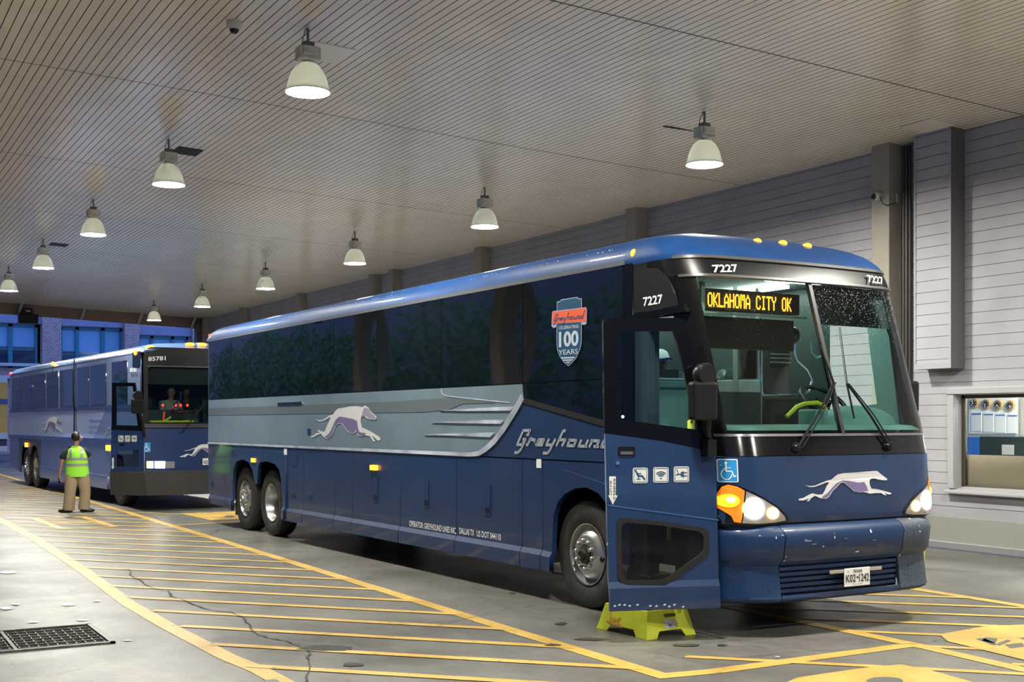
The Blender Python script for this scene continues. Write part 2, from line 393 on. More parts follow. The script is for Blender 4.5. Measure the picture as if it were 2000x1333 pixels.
for s in SEAM:
    if -8 < s < 50: 
        for k in range(6):
            ya = -13.77+k*3.8; yb = ya+3.8
            sm.add([(s-.017, ya, zc(s, ya)+.004), (s+.017, ya, zc(s, ya)+.004), (s+.017, yb, zc(s, yb)+.004), (s-.017, yb, zc(s, yb)+.004)], [(0, 1, 2, 3)])
sm.build('ceiling_seam', M_GROOVE, CEIL, out=(0, 0, -1))
# roof slab above the strips
mb = MB()
mb.add([(-8, -13.9, 6.55), (50.4, -13.9, 6.9), (50.4, 9, 7.6), (-8, 9, 7.2), (-8, -13.9, 6.9), (50.4, -13.9, 7.2), (50.4, 9, 7.9), (-8, 9, 7.5)], [(0, 1, 2, 3), (4, 5, 6, 7), (0, 1, 5, 4), (1, 2, 6, 5), (2, 3, 7, 6), (3, 0, 4, 7)])
st(mb.build('roof_slab', mat('slab_dark', (.1, .09, .08), .8)))
# ---- right-hand wall: metal siding
W = 13.77
M_SIDE = mat('metal_siding', (.385, .375, .405), .55, .0, .35, var=(1.2, .10), bump=(2, .04)); M_SGAP = mat('siding_gap', (.13, .12, .125), .7)
mb = MB()
def planks(xa, xb, z0, z1, yy=-W, pitch=.158, m=mb, off=.45):
    k0 = int((z0-off)/pitch)-1; z = off+k0*pitch
    while z < z1:
        a, b = max(z, z0), min(z+pitch-.005, z1)
        if b > a:
            m.add([(xa, yy+.010, a), (xb, yy+.010, a), (xb, yy+.004, b), (xa, yy+.004, b)], [(0, 1, 2, 3)], 0)
        c, d = max(z+pitch-.005, z0), min(z+pitch, z1)
        if d > c: m.add([(xa, yy-.006, c), (xb, yy-.006, c), (xb, yy-.006, d), (xa, yy-.006, d)], [(0, 1, 2, 3)], 1)
        z += pitch
WX0, WX1, WZ0, WZ1 = 8.6, 11.80, .86, 2.17
for xa, xb in ((-8, WX0), (WX1, 12.45), (12.45, 19.5), (19.5, 25.7), (25.7, 32.3), (32.3, 38.4), (38.4, 44.7), (44.7, 50.4)): planks(xa, xb, .45, 6.6)
planks(WX0, WX1, .45, WZ0); planks(WX0, WX1, WZ1, 6.6)
for xa, xb, za, zb_ in ((-8, WX0, 0, 6.6), (WX1, 50.4, 0, 6.6), (WX0, WX1, 0, WZ0), (WX0, WX1, WZ1, 6.6)): mb.add([(xa, -W-.02, za), (xb, -W-.02, za), (xb, -W-.02, zb_), (xa, -W-.02, zb_)], [(0, 1, 2, 3)], 1)
WALL = st(mb.build('wall_right', [M_SIDE, M_SGAP], out=(0, 1, 0)))
m = mat('diamond_plate', (.62, .61, .54), .42, .6); t = m.node_tree; b = t.nodes['Principled BSDF']
tc = N(t, 'ShaderNodeTexCoord'); mp = N(t, 'ShaderNodeMapping'); mp.inputs['Rotation'].default_value = (0, radians(45), 0); ckr = N(t, 'ShaderNodeTexChecker'); ckr.inputs['Scale'].default_value = 34
bp = N(t, 'ShaderNodeBump'); bp.inputs['Strength'].default_value = .9; bp.inputs['Distance'].default_value = .02
t.links.new(tc.outputs['Object'], mp.inputs[0]); t.links.new(mp.outputs[0], ckr.inputs[0]); t.links.new(ckr.outputs[1], bp.inputs['Height']); t.links.new(bp.outputs[0], b.inputs['Normal'])
mb = MB(); mb.box((21.2, -W+.005, .275), (58.4, .02, .35)); st(mb.build('trim_1', m))
mb = MB(); mb.box((21.2, -W+.015, .055), (58.4, .05, .10)); st(mb.build('baseboard_right', mat('base_trim', (.42, .40, .43), .35, .4), bevel=.01))
# column casings on the wall
M_CONC = mat('painted_concrete', (.33, .30, .25), .6, var=(3, .08), bump=(20, .05))
cols = [12.94, 19.3, 25.6, 30.72, 32.1, 38.25, 44.5, 49.6]
for i, x in enumerate(cols):
    w = .34 if i != 3 and i != 4 else .28
    mb = MB(); mb.box((x, -W+.14, 3.05), (w, .27, 6.1), 0)
    o = mb.build('wall_column', M_CONC, WALL, bevel=.012)
# fascia beam across the far end of the canopy
M_FASC = mat('fascia_brown', (.23, .16, .13), .7, var=(2, .1))
mb = MB(); v = []
for y in (-13.9, 9):
    z = zc(50.3, y); v += [(50.3, y, z), (50.3, y, z-.42), (50.55, y, z-.42), (50.55, y, z+.3)]
mb.add(v, [(0, 1, 5, 4), (1, 2, 6, 5), (2, 3, 7, 6), (0, 3, 2, 1), (4, 5, 6, 7)])
st(mb.build('trim_2', M_FASC))
for y in (-6.55, -8.85, -11.05, -13.2, -4.2):
    z = zc(49.9, y); mb = MB(); mb.tube([(50.25, y, z-.40), (49.75, y-.04, z-.01)], .055, 4); st(mb.build('trim_3', mat('strut_pale', (.45, .40, .38), .6)))
mb = MB(); mb.box((50.2, -13.6, 2.9), (.5, .5, 5.9)); st(mb.build('end_column', mat('column_brown', (.16, .12, .11), .6), bevel=.02))
# duct casing
DX0, DX1, DZ = 11.64, 12.29, 2.53
mb = MB()
planks(DX0+.03, DX1-.02, DZ+.06, 6.0, -W+.27, m=mb)
zt = 5.95
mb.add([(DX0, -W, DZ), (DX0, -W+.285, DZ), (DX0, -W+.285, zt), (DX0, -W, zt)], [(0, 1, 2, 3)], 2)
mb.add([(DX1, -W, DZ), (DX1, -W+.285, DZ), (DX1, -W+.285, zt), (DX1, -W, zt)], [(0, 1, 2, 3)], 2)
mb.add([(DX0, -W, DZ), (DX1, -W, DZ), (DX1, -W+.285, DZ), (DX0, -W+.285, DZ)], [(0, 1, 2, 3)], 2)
for xa, xb in ((DX0, DX0+.035), (DX1-.03, DX1)): mb.add([(xa, -W+.286, DZ), (xb, -W+.286, DZ), (xb, -W+.286, zt), (xa, -W+.286, zt)], [(0, 1, 2, 3)], 0)
mb.add([(DX0, -W+.287, DZ), (DX1, -W+.287, DZ), (DX1, -W+.287, DZ+.07), (DX0, -W+.287, DZ+.07)], [(0, 1, 2, 3)], 0)
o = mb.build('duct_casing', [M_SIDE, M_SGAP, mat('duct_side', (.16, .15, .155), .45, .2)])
tag(o, 'grey boxed duct clad in siding hanging down the right wall above the window', None, None, 'structure'); o.name = 'boxed_duct'
# conduit beside the near column
mb = MB()
for x, r in ((12.70, .022), (12.64, .03), (12.58, .02)): mb.tube([(x, -W+.05, .5), (x, -W+.05, 5.8)], r, 8)
o = mb.build('conduit', mat('conduit_dark', (.05, .045, .04), .5)); tag(o, 'dark vertical conduit pipes beside the nearest wall column', 'pipe')
# ---- ticket office window
WN = empty('window_1', ((WX0+WX1)/2, -W, (WZ0+WZ1)/2)); st(WN)
cx, cz = (WX0+WX1)/2, (WZ0+WZ1)/2
M_FRM = mat('window_trim_grey', (.43, .42, .44), .4, .1); M_BRZ = mat('window_bronze', (.10, .085, .06), .4, .4)
mb = MB()
for c, d in (((0, 0.02, WZ1-cz+.045), (WX1-WX0+.2, .07, .09)), ((WX1-cx+.05, .02, 0), (.10, .07, WZ1-WZ0)), ((WX0-cx-.05, .02, 0), (.10, .07, WZ1-WZ0))): mb.box(c, d)
mb.box((WX1-cx, -.07, 0), (.012, .14, WZ1-WZ0)); mb.box((0, -.07, WZ1-cz), (WX1-WX0, .14, .012))
mb.build('window_frame', M_FRM, WN, bevel=.008)
mb = MB()
for c, d in (((0, -.13, WZ1-cz-.03), (WX1-WX0, .05, .05)), ((WX1-cx-.035, -.13, 0), (.06, .05, WZ1-WZ0)), ((0, -.13, WZ0-cz+.02), (WX1-WX0, .05, .04))): mb.box(c, d)
mb.build('window_sash', M_BRZ, WN, bevel=.005)
mb = MB(); mb.add([(WX0-cx, .10, WZ0-cz-.035), (WX1-cx+.13, .10, WZ0-cz-.035), (WX1-cx+.13, -.12, WZ0-cz+.03), (WX0-cx, -.12, WZ0-cz+.03), (WX0-cx, .10, WZ0-cz-.07), (WX1-cx+.13, .10, WZ0-cz-.07), (WX1-cx+.13, -.12, WZ0-cz-.07), (WX0-cx, -.12, WZ0-cz-.07)], [(0, 1, 2, 3), (4, 5, 6, 7), (0, 1, 5, 4), (1, 2, 6, 5), (2, 3, 7, 6), (3, 0, 4, 7)])
mb.build('window_sill', M_FRM, WN, bevel=.006)
mb = MB(); mb.box((0, -.135, 0), (WX1-WX0, .008, WZ1-WZ0)); mb.build('window_pane', M_CLEAR, WN)
mb = MB(); mb.box((0, -.175, -.655+.235), (WX1-WX0-.1, .01, .47)); o = mb.build('tan_blind', mat('kraft_tan', (.66, .52, .38), .8), None); o.location = WN.location
tag(o, 'tan board covering the lower part of the office window', 'board')
# office behind the glass
RX0, RX1, RY = 7.0, 14.3, -W-2.2
mb = MB()
mb.add([(RX0, RY, 0), (RX1, RY, 0), (RX1, RY, 1.55), (RX0, RY, 1.55)], [(0, 1, 2, 3)], 1)
mb.add([(RX0, RY, 1.55), (RX1, RY, 1.55), (RX1, RY, 2.9), (RX0, RY, 2.9)], [(0, 1, 2, 3)], 0)
mb.add([(RX1, RY, 0), (RX1, -W-.26, 0), (RX1, -W-.26, 2.9), (RX1, RY, 2.9)], [(0, 1, 2, 3)], 1)
mb.add([(RX0, RY, 0), (RX0, -W-.26, 0), (RX0, -W-.26, 2.9), (RX0, RY, 2.9)], [(0, 1, 2, 3)], 0)
mb.add([(RX0, RY, 2.9), (RX1, RY, 2.9), (RX1, -W-.26, 2.9), (RX0, -W-.26, 2.9)], [(0, 1, 2, 3)], 0)
mb.add([(RX0, RY, 0), (RX1, RY, 0), (RX1, -W-.26, 0), (RX0, -W-.26, 0)], [(0, 1, 2, 3)], 2)
st(mb.build('wall_office', [mat('office_white', (.75, .77, .72), .6), mat('office_blue', (.02, .12, .42), .5), mat('office_floor', (.2, .2, .2), .6)]))
mb = MB(); mb.box((10.4, -W-1.1, 2.86), (1.2, .5, .05)); o = mb.build('office_ceiling_lamp', mat('tube_light', (1, 1, 1), .4, emit=(1, 1, .92), es=110)); tag(o, 'white ceiling lamp inside the ticket office', 'lamp')
fn_o = lambda y: (lambda a, b: Vector((a, y, b)))
pb = lambda x, y, dy=.02: (lambda p: (p.x, p.z))(hit(x, y, (0, RY+dy, 0), Vector((0, 1, 0))))
def pbox(name, x0, y0, x1, y1, m, dy, th=.02, par=None, corner=0):
    a, b = pb(x0, y0, dy), pb(x1, y1, dy); X0, X1, Z0, Z1 = min(a[0], b[0]), max(a[0], b[0]), min(a[1], b[1]), max(a[1], b[1])
    mb = MB(); mb.box(((X0+X1)/2, RY+dy, (Z0+Z1)/2), (X1-X0, th, Z1-Z0)); return mb.build(name, m, par)
BRD = pbox('notice_board', 1893, 774, 1987, 848, mat('board_white', (.82, .83, .80), .5), .03)
tag(BRD, 'white notice board with four blank schedule sheets under clocks in the office', 'board')
for k in range(4): pbox('schedule_sheet', 1897+23.5*k, 806+1.2*k, 1917+23.5*k, 843+1.2*k, mat('sheet_paper', (.70, .71, .70), .7), .048, .01, BRD); pbox('sheet_header', 1898+23.5*k, 808+1.2*k, 1916+23.5*k, 810+1.2*k, mat('header_blue', (.03, .15, .5), .6), .056, .006, BRD)
for k, lab in enumerate(('leftmost of the four', 'second from left of the four', 'third from left of the four', 'rightmost of the four')):
    c = pb(1906.5+23.6*k, 788.5+1.4*k); C = Vector((c[0], RY+.05, c[1]))
    mb = MB(); mb.lathe([(0, 0), (.080, 0), (.080, .03), (.068, .035), (0, .035)], C, (0, 1, 0), 24); ckk = mb.build('wall_clock', mat('clock_rim', (.55, .35, .12), .4))
    mb = MB(); mb.lathe([(0, .036), (.060, .036), (.060, .04), (0, .04)], C, (0, 1, 0), 24)
    for a in range(0, 360, 45): mb.box(C+Vector((.048*sin(radians(a)), .043, .048*cos(radians(a)))), (.007, .002, .018), 1, R=Matrix.Rotation(radians(a), 3, 'Y'))
    mb.build('clock_face', [mat('clock_dark', (.015, .02, .015), .4), M_WHITE], ckk)
    for a in (20+60*k, 140+35*k):
        mb = MB(); mb.box(C+Vector((.02*sin(radians(a)), .046, .02*cos(radians(a)))), (.009, .003, .055), R=Matrix.Rotation(radians(a), 3, 'Y')); mb.build('clock_hand', M_WHITE, ckk)
    tag(ckk, f'small round dark-faced wall clock, {lab} in the office', 'clock', 'office wall clocks')
o = pbox('computer_monitor', 1917, 853, 2010, 905, mat('monitor_dark', (.03, .05, .045), .3), 1.15, .08); tag(o, 'large dark monitor standing behind the office window', 'monitor')
for c in o.data.vertices: pass
o2 = pbox('paper_note', 1957, 869, 1980, 889, mat('sheet_paper'), 1.20, .006); tag(o2, 'white paper note stuck on the dark monitor', 'note')
o3 = pbox('bulletin_poster', 1994, 776, 2030, 852, mat('poster_grey', (.45, .40, .36), .6), .04); tag(o3, 'framed poster right of the office notice board', 'poster')
# ---- bollard
mb = MB(); mb.lathe([(0, 0), (.095, 0), (.095, .92), (.08, .975), (.04, 1.0), (0, 1.005)], (10.55, -11.62, 0), (0, 0, 1), 24)
tag(mb.build('bollard', mat('bollard_yellow', (.75, .62, .02), .45, var=(8, .1)), smooth=True), 'yellow steel bollard behind the right front corner of the near coach', 'bollard')
# ---- drain grate and cover plate
DR = empty('drain_grate', ((gx0+gx1)/2, (gy0+gy1)/2, 0), label='rectangular steel drain grate set in the floor at lower left', cat='drain')
hx, hy = (gx1-gx0)/2, (gy1-gy0)/2; M_GR = mat('grate_steel', (.16, .15, .14), .45, .7, var=(20, .3))
mb = MB()
for c, d in (((hx-.02, 0, -.01), (.04, 2*hy, .05)), ((-hx+.02, 0, -.01), (.04, 2*hy, .05)), ((0, -hy+.02, -.01), (2*hx, .04, .05)), ((0, hy-.02, -.01), (2*hx, .04, .05)), ((0, .12-hy+.62, -.01), (2*hx-.06, .025, .04))): mb.box(c, d)
mb.build('grate_frame', M_GR, DR)
mb = MB()
for i in range(1, 8): mb.box((-hx+i*2*hx/8, 0, -.012), (.010, 2*hy-.06, .035))
mb.build('grate_bar', M_GR, DR)
mb = MB(); k = 0; y = -hy+.05
while y < hy-.05: mb.box((0, y, -.016), (2*hx-.08, .009, .03)); y += .072
mb.build('cross_bar', M_GR, DR)
mb = MB(); mb.add([(-hx, -hy, -.3), (hx, -hy, -.3), (hx, hy, -.3), (-hx, hy, -.3), (-hx, -hy, 0), (hx, -hy, 0), (hx, hy, 0), (-hx, hy, 0)], [(0, 1, 2, 3), (0, 1, 5, 4), (1, 2, 6, 5), (2, 3, 7, 6), (3, 0, 4, 7)])
mb.build('drain_pit', mat('pit_black', (.01, .01, .01), .8), DR)
mb = MB(); mb.box((7.75, -2.42, .004), (.8, .6, .012)); tag(mb.build('utility_cover', mat('cover_plate', (.14, .15, .16), .4, .5), bevel=.003), 'flat grey metal cover plate in the floor by the left yellow line', 'cover')
# ================================================================== LAMPS
M_BELL = bpy.data.materials.new('bell_reflector'); M_BELL.use_nodes = True; t = M_BELL.node_tree; b = t.nodes['Principled BSDF']
b.inputs['Base Color'].default_value = (.42, .42, .38, 1); b.inputs['Roughness'].default_value = .35
tr = N(t, 'ShaderNodeBsdfTranslucent'); tr.inputs[0].default_value = (.9, .92, .85, 1); mx = N(t, 'ShaderNodeMixShader'); mx.inputs[0].default_value = .05
t.links.new(b.outputs[0], mx.inputs[1]); t.links.new(tr.outputs[0], mx.inputs[2]); t.links.new(mx.outputs[0], t.nodes['Material Output'].inputs[0])
M_LENS = mat('lamp_lens', (1, 1, 1), .3, emit=LAMP_COLOR, es=LAMP_STRENGTH)
M_BAL = mat('ballast_cream', (.55, .53, .44), .5, var=(14, .25)); M_CANP = mat('lamp_canopy', (.16, .17, .14), .6)
def bay_lamp(x, y):
    z = zc(x, y); R = empty('bay_lamp', (x, y, z))
    mb = MB(); mb.tube([(0, 0, .0), (0, 0, -.16)], .016, 8); mb.build('hanger_rod', M_CANP, R)
    mb = MB(); mb.tube([(.0, .02, 0), (.05, .04, -.10), (.06, .05, -.2)], .006, 6); mb.build('cord', M_CANP, R)
    mb = MB(); mb.box((0, 0, -.185), (.12, .12, .06)); mb.build('junction_box', M_CANP, R, bevel=.01)
    mb = MB(); mb.box((0, 0, -.29), (.17, .25, .15)); mb.box((0, 0, -.27), (.24, .18, .10)); mb.build('ballast_housing', M_BAL, R, bevel=.015)
    mb = MB(); mb.lathe([(.07, -.36), (.075, -.40)], (0, 0, 0), (0, 0, 1), 20); mb.build('collar', M_BAL, R)
    mb = MB(); mb.lathe([(.05, -.385), (.10, -.40), (.145, -.44), (.185, -.50), (.212, -.57), (.232, -.65), (.243, -.69), (.25, -.70), (.25, -.72)], (0, 0, 0), (0, 0, 1), 40)
    o = mb.build('reflector_bell', M_BELL, R, smooth=True); md = o.modifiers.new('thick', 'SOLIDIFY'); md.thickness = .004
    mb = MB(); mb.lathe([(0, -.706), (.12, -.708), (.235, -.704), (.243, -.698)], (0, 0, 0), (0, 0, 1), 32); mb.build('lamp_lens', M_LENS, R, smooth=True)
    return R
def copy_tree(o, parent=None):
    c = o.copy(); COL.objects.link(c); c.parent = parent
    for ch in list(o.children): copy_tree(ch, c)
    return c
LX = {0: [6.72, 13.02, 19.34, 25.5, 31.93, 38.35], 1: [6.78, 13.08, 19.37, 25.53, 31.87, 38.18, 44.6]}
WHERE = {0: ['just in front of the camera, above the frame', 'nearest in the left row, largest in view', 'second in the left row, beside a black ceiling gap', 'third in the left row', 'fourth in the left row', 'far left one at the picture edge'],
         1: ['above the open coach door, beyond the frame', 'nearest in the right row, above the coach windshield', 'second in the right row, above the middle of the coach', 'third in the right row', 'fourth in the right row, above the tail of the coach', 'fifth in the right row, beside the farthest one', 'pinkish glowing, farthest of all, by the brown fascia']}
first = None
for r, yy in ((0, -4.72), (1, -10.36)):
    for i, x in enumerate(LX[r]):
        L_ = bay_lamp(x, yy) if first is None else copy_tree(first)
        if first is None: first = L_
        L_.location = (x, yy, zc(x, yy))
        L_['label'] = 'bell-shaped hanging bay lamp, '+WHERE[r][i]; L_['category'] = 'lamp'; L_['group'] = 'bay lamps under the canopy ceiling'
for y, w in ((-4.72, 'on the left side'), (-10.36, 'on the right side')):
    L_ = copy_tree(first); L_.location = (.45, y, zc(.45, y)); L_['label'] = 'bell-shaped bay lamp behind the camera '+w; L_['category'] = 'lamp'; L_['group'] = 'bay lamps under the canopy ceiling'
# ---- small things on the ceiling
R = empty('dome_camera', (13.28, -3.96, zc(13.28, -3.96)), label='small white security dome camera on the ceiling, upper left', cat='camera')
mb = MB(); mb.lathe([(0, 0), (.085, 0), (.085, -.06), (.06, -.09), (0, -.09)], (0, 0, 0), (0, 0, 1), 24); mb.build('camera_body', mat('dome_white', (.6, .57, .5), .4), R, smooth=True)
mb = MB(); mb.ball((0, 0, -.085), .055); mb.build('camera_lens', M_BLACK, R, smooth=True)
M_VOID = mat('open_gap_black', (.012, .01, .009), .8)
for (x, y, sx, sy, lab) in ((19.98, -5.17, .50, .40, 'black open panel gap beside the second lamp of the left row'), (32.62, -5.2, .50, .42, 'black open panel gap beside the fourth lamp of the left row')):
    mb = MB(); mb.box((0, 0, 0), (sx, sy, .012)); o = mb.build('ceiling_gap', M_VOID); o.location = (x, y, zc(x, y)-.007); o.rotation_euler = (math.atan(.0381), 0, 0); tag(o, lab, 'opening')
for (x, y, sx, sy, lab) in ((13.70, -5.2, .62, .50, 'cream metal access panel beside the nearest left lamp'), (11.80, -13.2, .5, .5, 'grey access panel in the ceiling above the duct')):
    mb = MB(); mb.box((0, 0, 0), (sx, sy, .014)); o = mb.build('access_panel', M_CEIL, bevel=.002); o.location = (x, y, zc(x, y)-.009); o.rotation_euler = (math.atan(.0381), 0, 0); tag(o, lab, 'panel')
mb = MB(); mb.box((0, 0, 0), (.03, .55, .012)); o = mb.build('ceiling_slit', M_VOID); o.location = (13.98, -10.62, zc(13.98, -10.62)-.006); tag(o, 'thin black slit in the ceiling beside the nearest right lamp', 'opening')
# security camera on the near wall column
R = empty('wall_camera', (12.95, -W+.28, 5.0), label='round security camera on the nearest wall column', cat='camera')
p = hit(1716, 384, (0, -W+.30, 0), Vector((0, 1, 0))); R.location = p
mb = MB(); mb.lathe([(0, -.03), (.06, -.03), (.065, .02), (.05, .06), (0, .07)], (0, 0, 0), (0, 1, 0), 20); mb.build('camera_body', mat('dome_white'), R, smooth=True)
mb = MB(); mb.ball((.03, .06, -.005), .045); mb.build('camera_lens', M_BLACK, R, smooth=True)
mb = MB(); mb.tube([(-.02, .02, .06), (-.06, .03, -.02), (-.10, .03, -.12), (-.16, 0, -.16), (-.24, -.10, -.12)], .007, 6); mb.build('cable', M_BLACKP, R)
q = hit(1751, 388, (0, -W+.1, 0), Vector((0, 1, 0))); mb = MB(); mb.box((0, 0, 0), (.10, .08, .13)); o = mb.build('junction_box', mat('box_grey', (.3, .29, .26), .5), bevel=.01); o.location = q+Vector((0, 0.0, 0)); tag(o, 'small grey junction box on the conduit beside the nearest column', 'box')
R = empty('floodlight', (50.15, -6.85, 5.86), label='black boxy speaker floodlight hanging from the brown fascia, far left', cat='floodlight')
mb = MB(); mb.box((-.1, 0, -.10), (.28, .72, .36)); mb.build('housing', M_BLACKP, R, bevel=.02)
mb = MB(); mb.box((-.05, .02, .2), (.2, .36, .25)); mb.build('bracket', M_BLACKP, R, bevel=.02)
mb = MB(); mb.box((-.17, .0, .2), (.03, .16, .06)); mb.build('status_plate', mat('plate_grey', (.4, .4, .42), .4), R)
# ================================================================== COACHES
class Frame:
    """coach coordinates: U = distance along the coach axis, V = across, z = up"""
    def __init__(s, delta, Uc, Vc, Vs):
        s.d, s.Uc, s.Vc, s.Vs = delta, Uc, Vc, Vs; s.c, s.s = cos(delta), sin(delta)
    def world(s, U, V, z=0): return Vector((U*s.c+V*s.s, U*s.s-V*s.c, z))
    def uv(s, p): xl = p.x*s.c+p.y*s.s; yl = -p.x*s.s+p.y*s.c; return xl, -yl
    def loc(s, U, V, z): return Vector((U-s.Uc, -(V-s.Vc), z))
    def side(s, x, y, V=None):
        V = s.Vs if V is None else V
        p = hit(x, y, s.world(0, V), Vector((-s.s, s.c, 0))); u, v = s.uv(p); return (u, p.z)
    def cross(s, x, y, U):
        p = hit(x, y, s.world(U, 0), Vector((s.c, s.s, 0))); u, v = s.uv(p); return (v, p.z)
def interp(tab, z):
    if z <= tab[0][0]: return tab[0][1]
    for (a, b), (c, d) in zip(tab, tab[1:]):
        if z <= c: return b+(d-b)*(z-a)/(c-a)
    return tab[-1][1]
DOG = [(712,212),(690,180),(662,160),(640,122),(605,102),(585,118),(540,108),(480,110),(420,122),(370,130),(345,148),(325,180),(290,193),(250,220),(210,236),(165,223),(200,246),(250,234),(302,203),(290,240),(265,290),(250,335),(215,330),(190,318),(185,328),(205,345),(170,350),(150,368),(125,373),(130,385),(155,383),(180,367),(212,352),(245,387),(272,400),(302,376),(322,350),(345,290),(370,264),(395,262),(420,290),(450,330),(490,355),(520,345),(533,328),(540,365),(560,378),(610,368),(650,374),(665,400),(684,424),(697,420),(681,392),(676,372),(700,396),(724,416),(741,410),(744,396),(735,380),(700,360),(660,335),(615,312),(580,298),(568,240),(575,205),(600,200),(625,218),(660,230),(695,233)]
DOG_SHADE = [(345,232),(380,200),(430,208),(500,222),(538,240),(545,300),(560,340),(620,350),(600,366),(560,372),(535,340),(525,318),(515,340),(490,350),(452,322),(402,256),(368,258),(340,288),(316,348),(298,372),(272,394),(250,380),(290,350),(320,290)]
DOG_HEAD = [(600,118),(640,130),(662,170),(690,190),(705,215),(690,228),(650,222),(615,195),(575,200),(590,150)]
FDOG = [(145,226),(190,238),(240,233),(300,208),(350,188),(390,178),(420,153),(450,130),(500,118),(600,112),(700,103),(760,100),(790,96),(820,98),(850,125),(880,147),(912,170),(908,184),(870,183),(830,176),(790,166),(755,172),(746,190),(752,230),(766,262),(820,267),(870,279),(910,290),(945,300),(950,312),(925,316),(885,302),(905,325),(880,318),(858,302),(800,302),(750,308),(725,300),(690,292),(660,298),(600,285),(560,250),(510,207),(480,207),(450,240),(410,280),(370,340),(340,357),(290,350),(243,327),(205,350),(185,378),(160,378),(190,350),(160,362),(130,372),(87,370),(92,356),(130,348),(180,320),(215,305),(270,318),(310,313),(330,280),(350,235),(372,205),(350,202),(300,222),(240,244),(190,247)]
FDOG_SHADE = [(440,210),(500,185),(560,190),(640,205),(700,200),(720,240),(735,285),(700,285),(660,294),(605,280),(560,246),(512,200),(478,200),(445,235),(405,275),(365,335),(335,352),(300,345),(360,300),(400,250)]
def norm_dog(P, ref):
    xs = [p[0] for p in ref]; ys = [p[1] for p in ref]; x0, x1, y0, y1 = min(xs), max(xs), min(ys), max(ys)
    return [((x-x0)/(x1-x0), (y1-y)/(y1-y0)) for x, y in P]
M_DOGW = mat('dog_silver', (.62, .62, .64), .4); M_DOGS = mat('dog_violet', (.16, .14, .28), .4); M_DOGH = mat('dog_dark', (.28, .27, .36), .4)
GREY = [  # italic brand lettering: strokes traced in (x,y)
 [(385,222),(240,228),(112,515),(215,520),(275,405)], [(240,408),(288,408),(205,590),(170,640),(130,678),(70,680)], [(372,222),(345,312),(318,312)],
 [(412,385),(390,395),(330,518),(305,518)], [(370,410),(480,415),(465,450)], [(520,475),(640,478),(672,412),(555,415),(500,520),(630,523)],
 [(765,412),(712,520),(820,525)], [(895,415),(780,640),(740,690),(655,692)], [(1100,228),(1060,235),(925,530)], [(985,415),(1110,418),(1040,535)],
 [(1185,425),(1330,428),(1280,540),(1145,535),(1190,425)], [(1430,430),(1378,545),(1540,550)], [(1570,432),(1515,550)], [(1600,555),(1665,435),(1800,440),(1740,555)], [(1640,435),(1670,435)], [(1700,555),(1780,555)], [(1990,445),(1890,448),(1840,560),(1990,565)], [(2115, 240), (2082, 242), (1962, 565)]]
def wheel(B, U, V, z, kind, parent, R=.52):
    O = B.loc(U, V, z); ax = (0, 1, 0)
    mb = MB(); mb.lathe([(.27, -.30), (.44, -.30), (.50, -.275), (R, -.245), (R, -.05), (R-.012, -.02), (R-.05, .0), (R-.13, .006), (.325, -.008), (.298, -.025), (.285, -.03)], O, ax, 56)
    for k in range(56): pass
    T = mb.build('tire', M_RUB, parent, smooth=True)
    mb = MB()
    if kind == 'front': pr = [(.290, -.02), (.297, -.008), (.285, -.012), (.272, -.05), (.262, -.07), (.235, -.045), (.195, .0), (.165, .018), (.15, .016), (.10, .014), (.095, -.01), (0, -.01)]
    elif kind == 'tag': pr = [(.290, -.02), (.297, -.008), (.285, -.012), (.265, -.07), (.24, -.07), (.205, -.01), (.165, .01), (.15, .01), (.10, .01), (0, .01)]
    else: pr = [(.290, -.02), (.300, -.006), (.285, -.012), (.275, -.04), (.262, -.07), (.255, -.20), (.235, -.235), (.16, -.245), (.15, -.22), (.10, -.22), (0, -.22)]
    mb.lathe(pr, O, ax, 48); mb.build('wheel_rim', M_STEEL, T, smooth=True)
    h = {'front': .014, 'tag': .01, 'drive': -.245}[kind]
    mb = MB()
    if kind == 'drive': mb.lathe([(.09, -.24), (.09, -.14), (.06, -.12), (0, -.12)], O, ax, 24)
    else: mb.lathe([(.092, h), (.085, h+.02), (.055, h+.025), (.05, h+.055), (.035, h+.06), (.03, h+.05), (0, h+.05)], O, ax, 24)
    mb.build('hub_cap', M_STEELD if kind != 'tag' else M_STEEL, T, smooth=True)
    r = .135 if kind != 'drive' else .12; first = None
    for k in range(10):
        a = 2*pi*k/10+.2; c = O+Vector((r*cos(a), 0, r*sin(a)))
        if first is None:
            mb = MB(); mb.lathe([(.018, 0), (.018, .025), (.012, .032), (0, .033)], (0, 0, 0), (0, 1, 0), 8); first = mb.build('wheel_nut', mat('nut_metal', (.5, .5, .5), .3, .9), T); n = first
        else: n = link(first.copy(), T)
        n.location = c+Vector((0, h if kind != 'drive' else -.22, 0))
    if kind != 'drive':
        for a in ((-8, 172) if kind == 'front' else (50, 230, 140, 320)):
            rr = .222; c = O+Vector((-rr*cos(radians(a)), -.028 if kind == 'front' else -.045, rr*sin(radians(a))))
            mb = MB(); mb.ball(c, (.030, .022, .030), 16, 8); mb.build('hand_hole', M_BLACK, T, smooth=True)
    return T
# ------------------------------------------------------------------ near coach
B = Frame(.0298, 14.5, 7.895, 6.6)
BUS = empty('coach_bus', B.world(14.5, 7.895), .0298, 'large dark blue and silver coach with open front door, amber destination sign and number 7227', 'bus')
def flare(z): return .032*min(1, max(0, (.50-z)/.05))
def S(U, z, off=0): return B.loc(U, 6.6-flare(z)-off, z)
def So(off): return lambda U, z: S(U, z, off)
sp = B.side
def sps(L, f=None): return [(f or sp)(*p) for p in L]
c6 = lambda L: [(580+x/4.545, 770+y/4.545) for x, y in L]
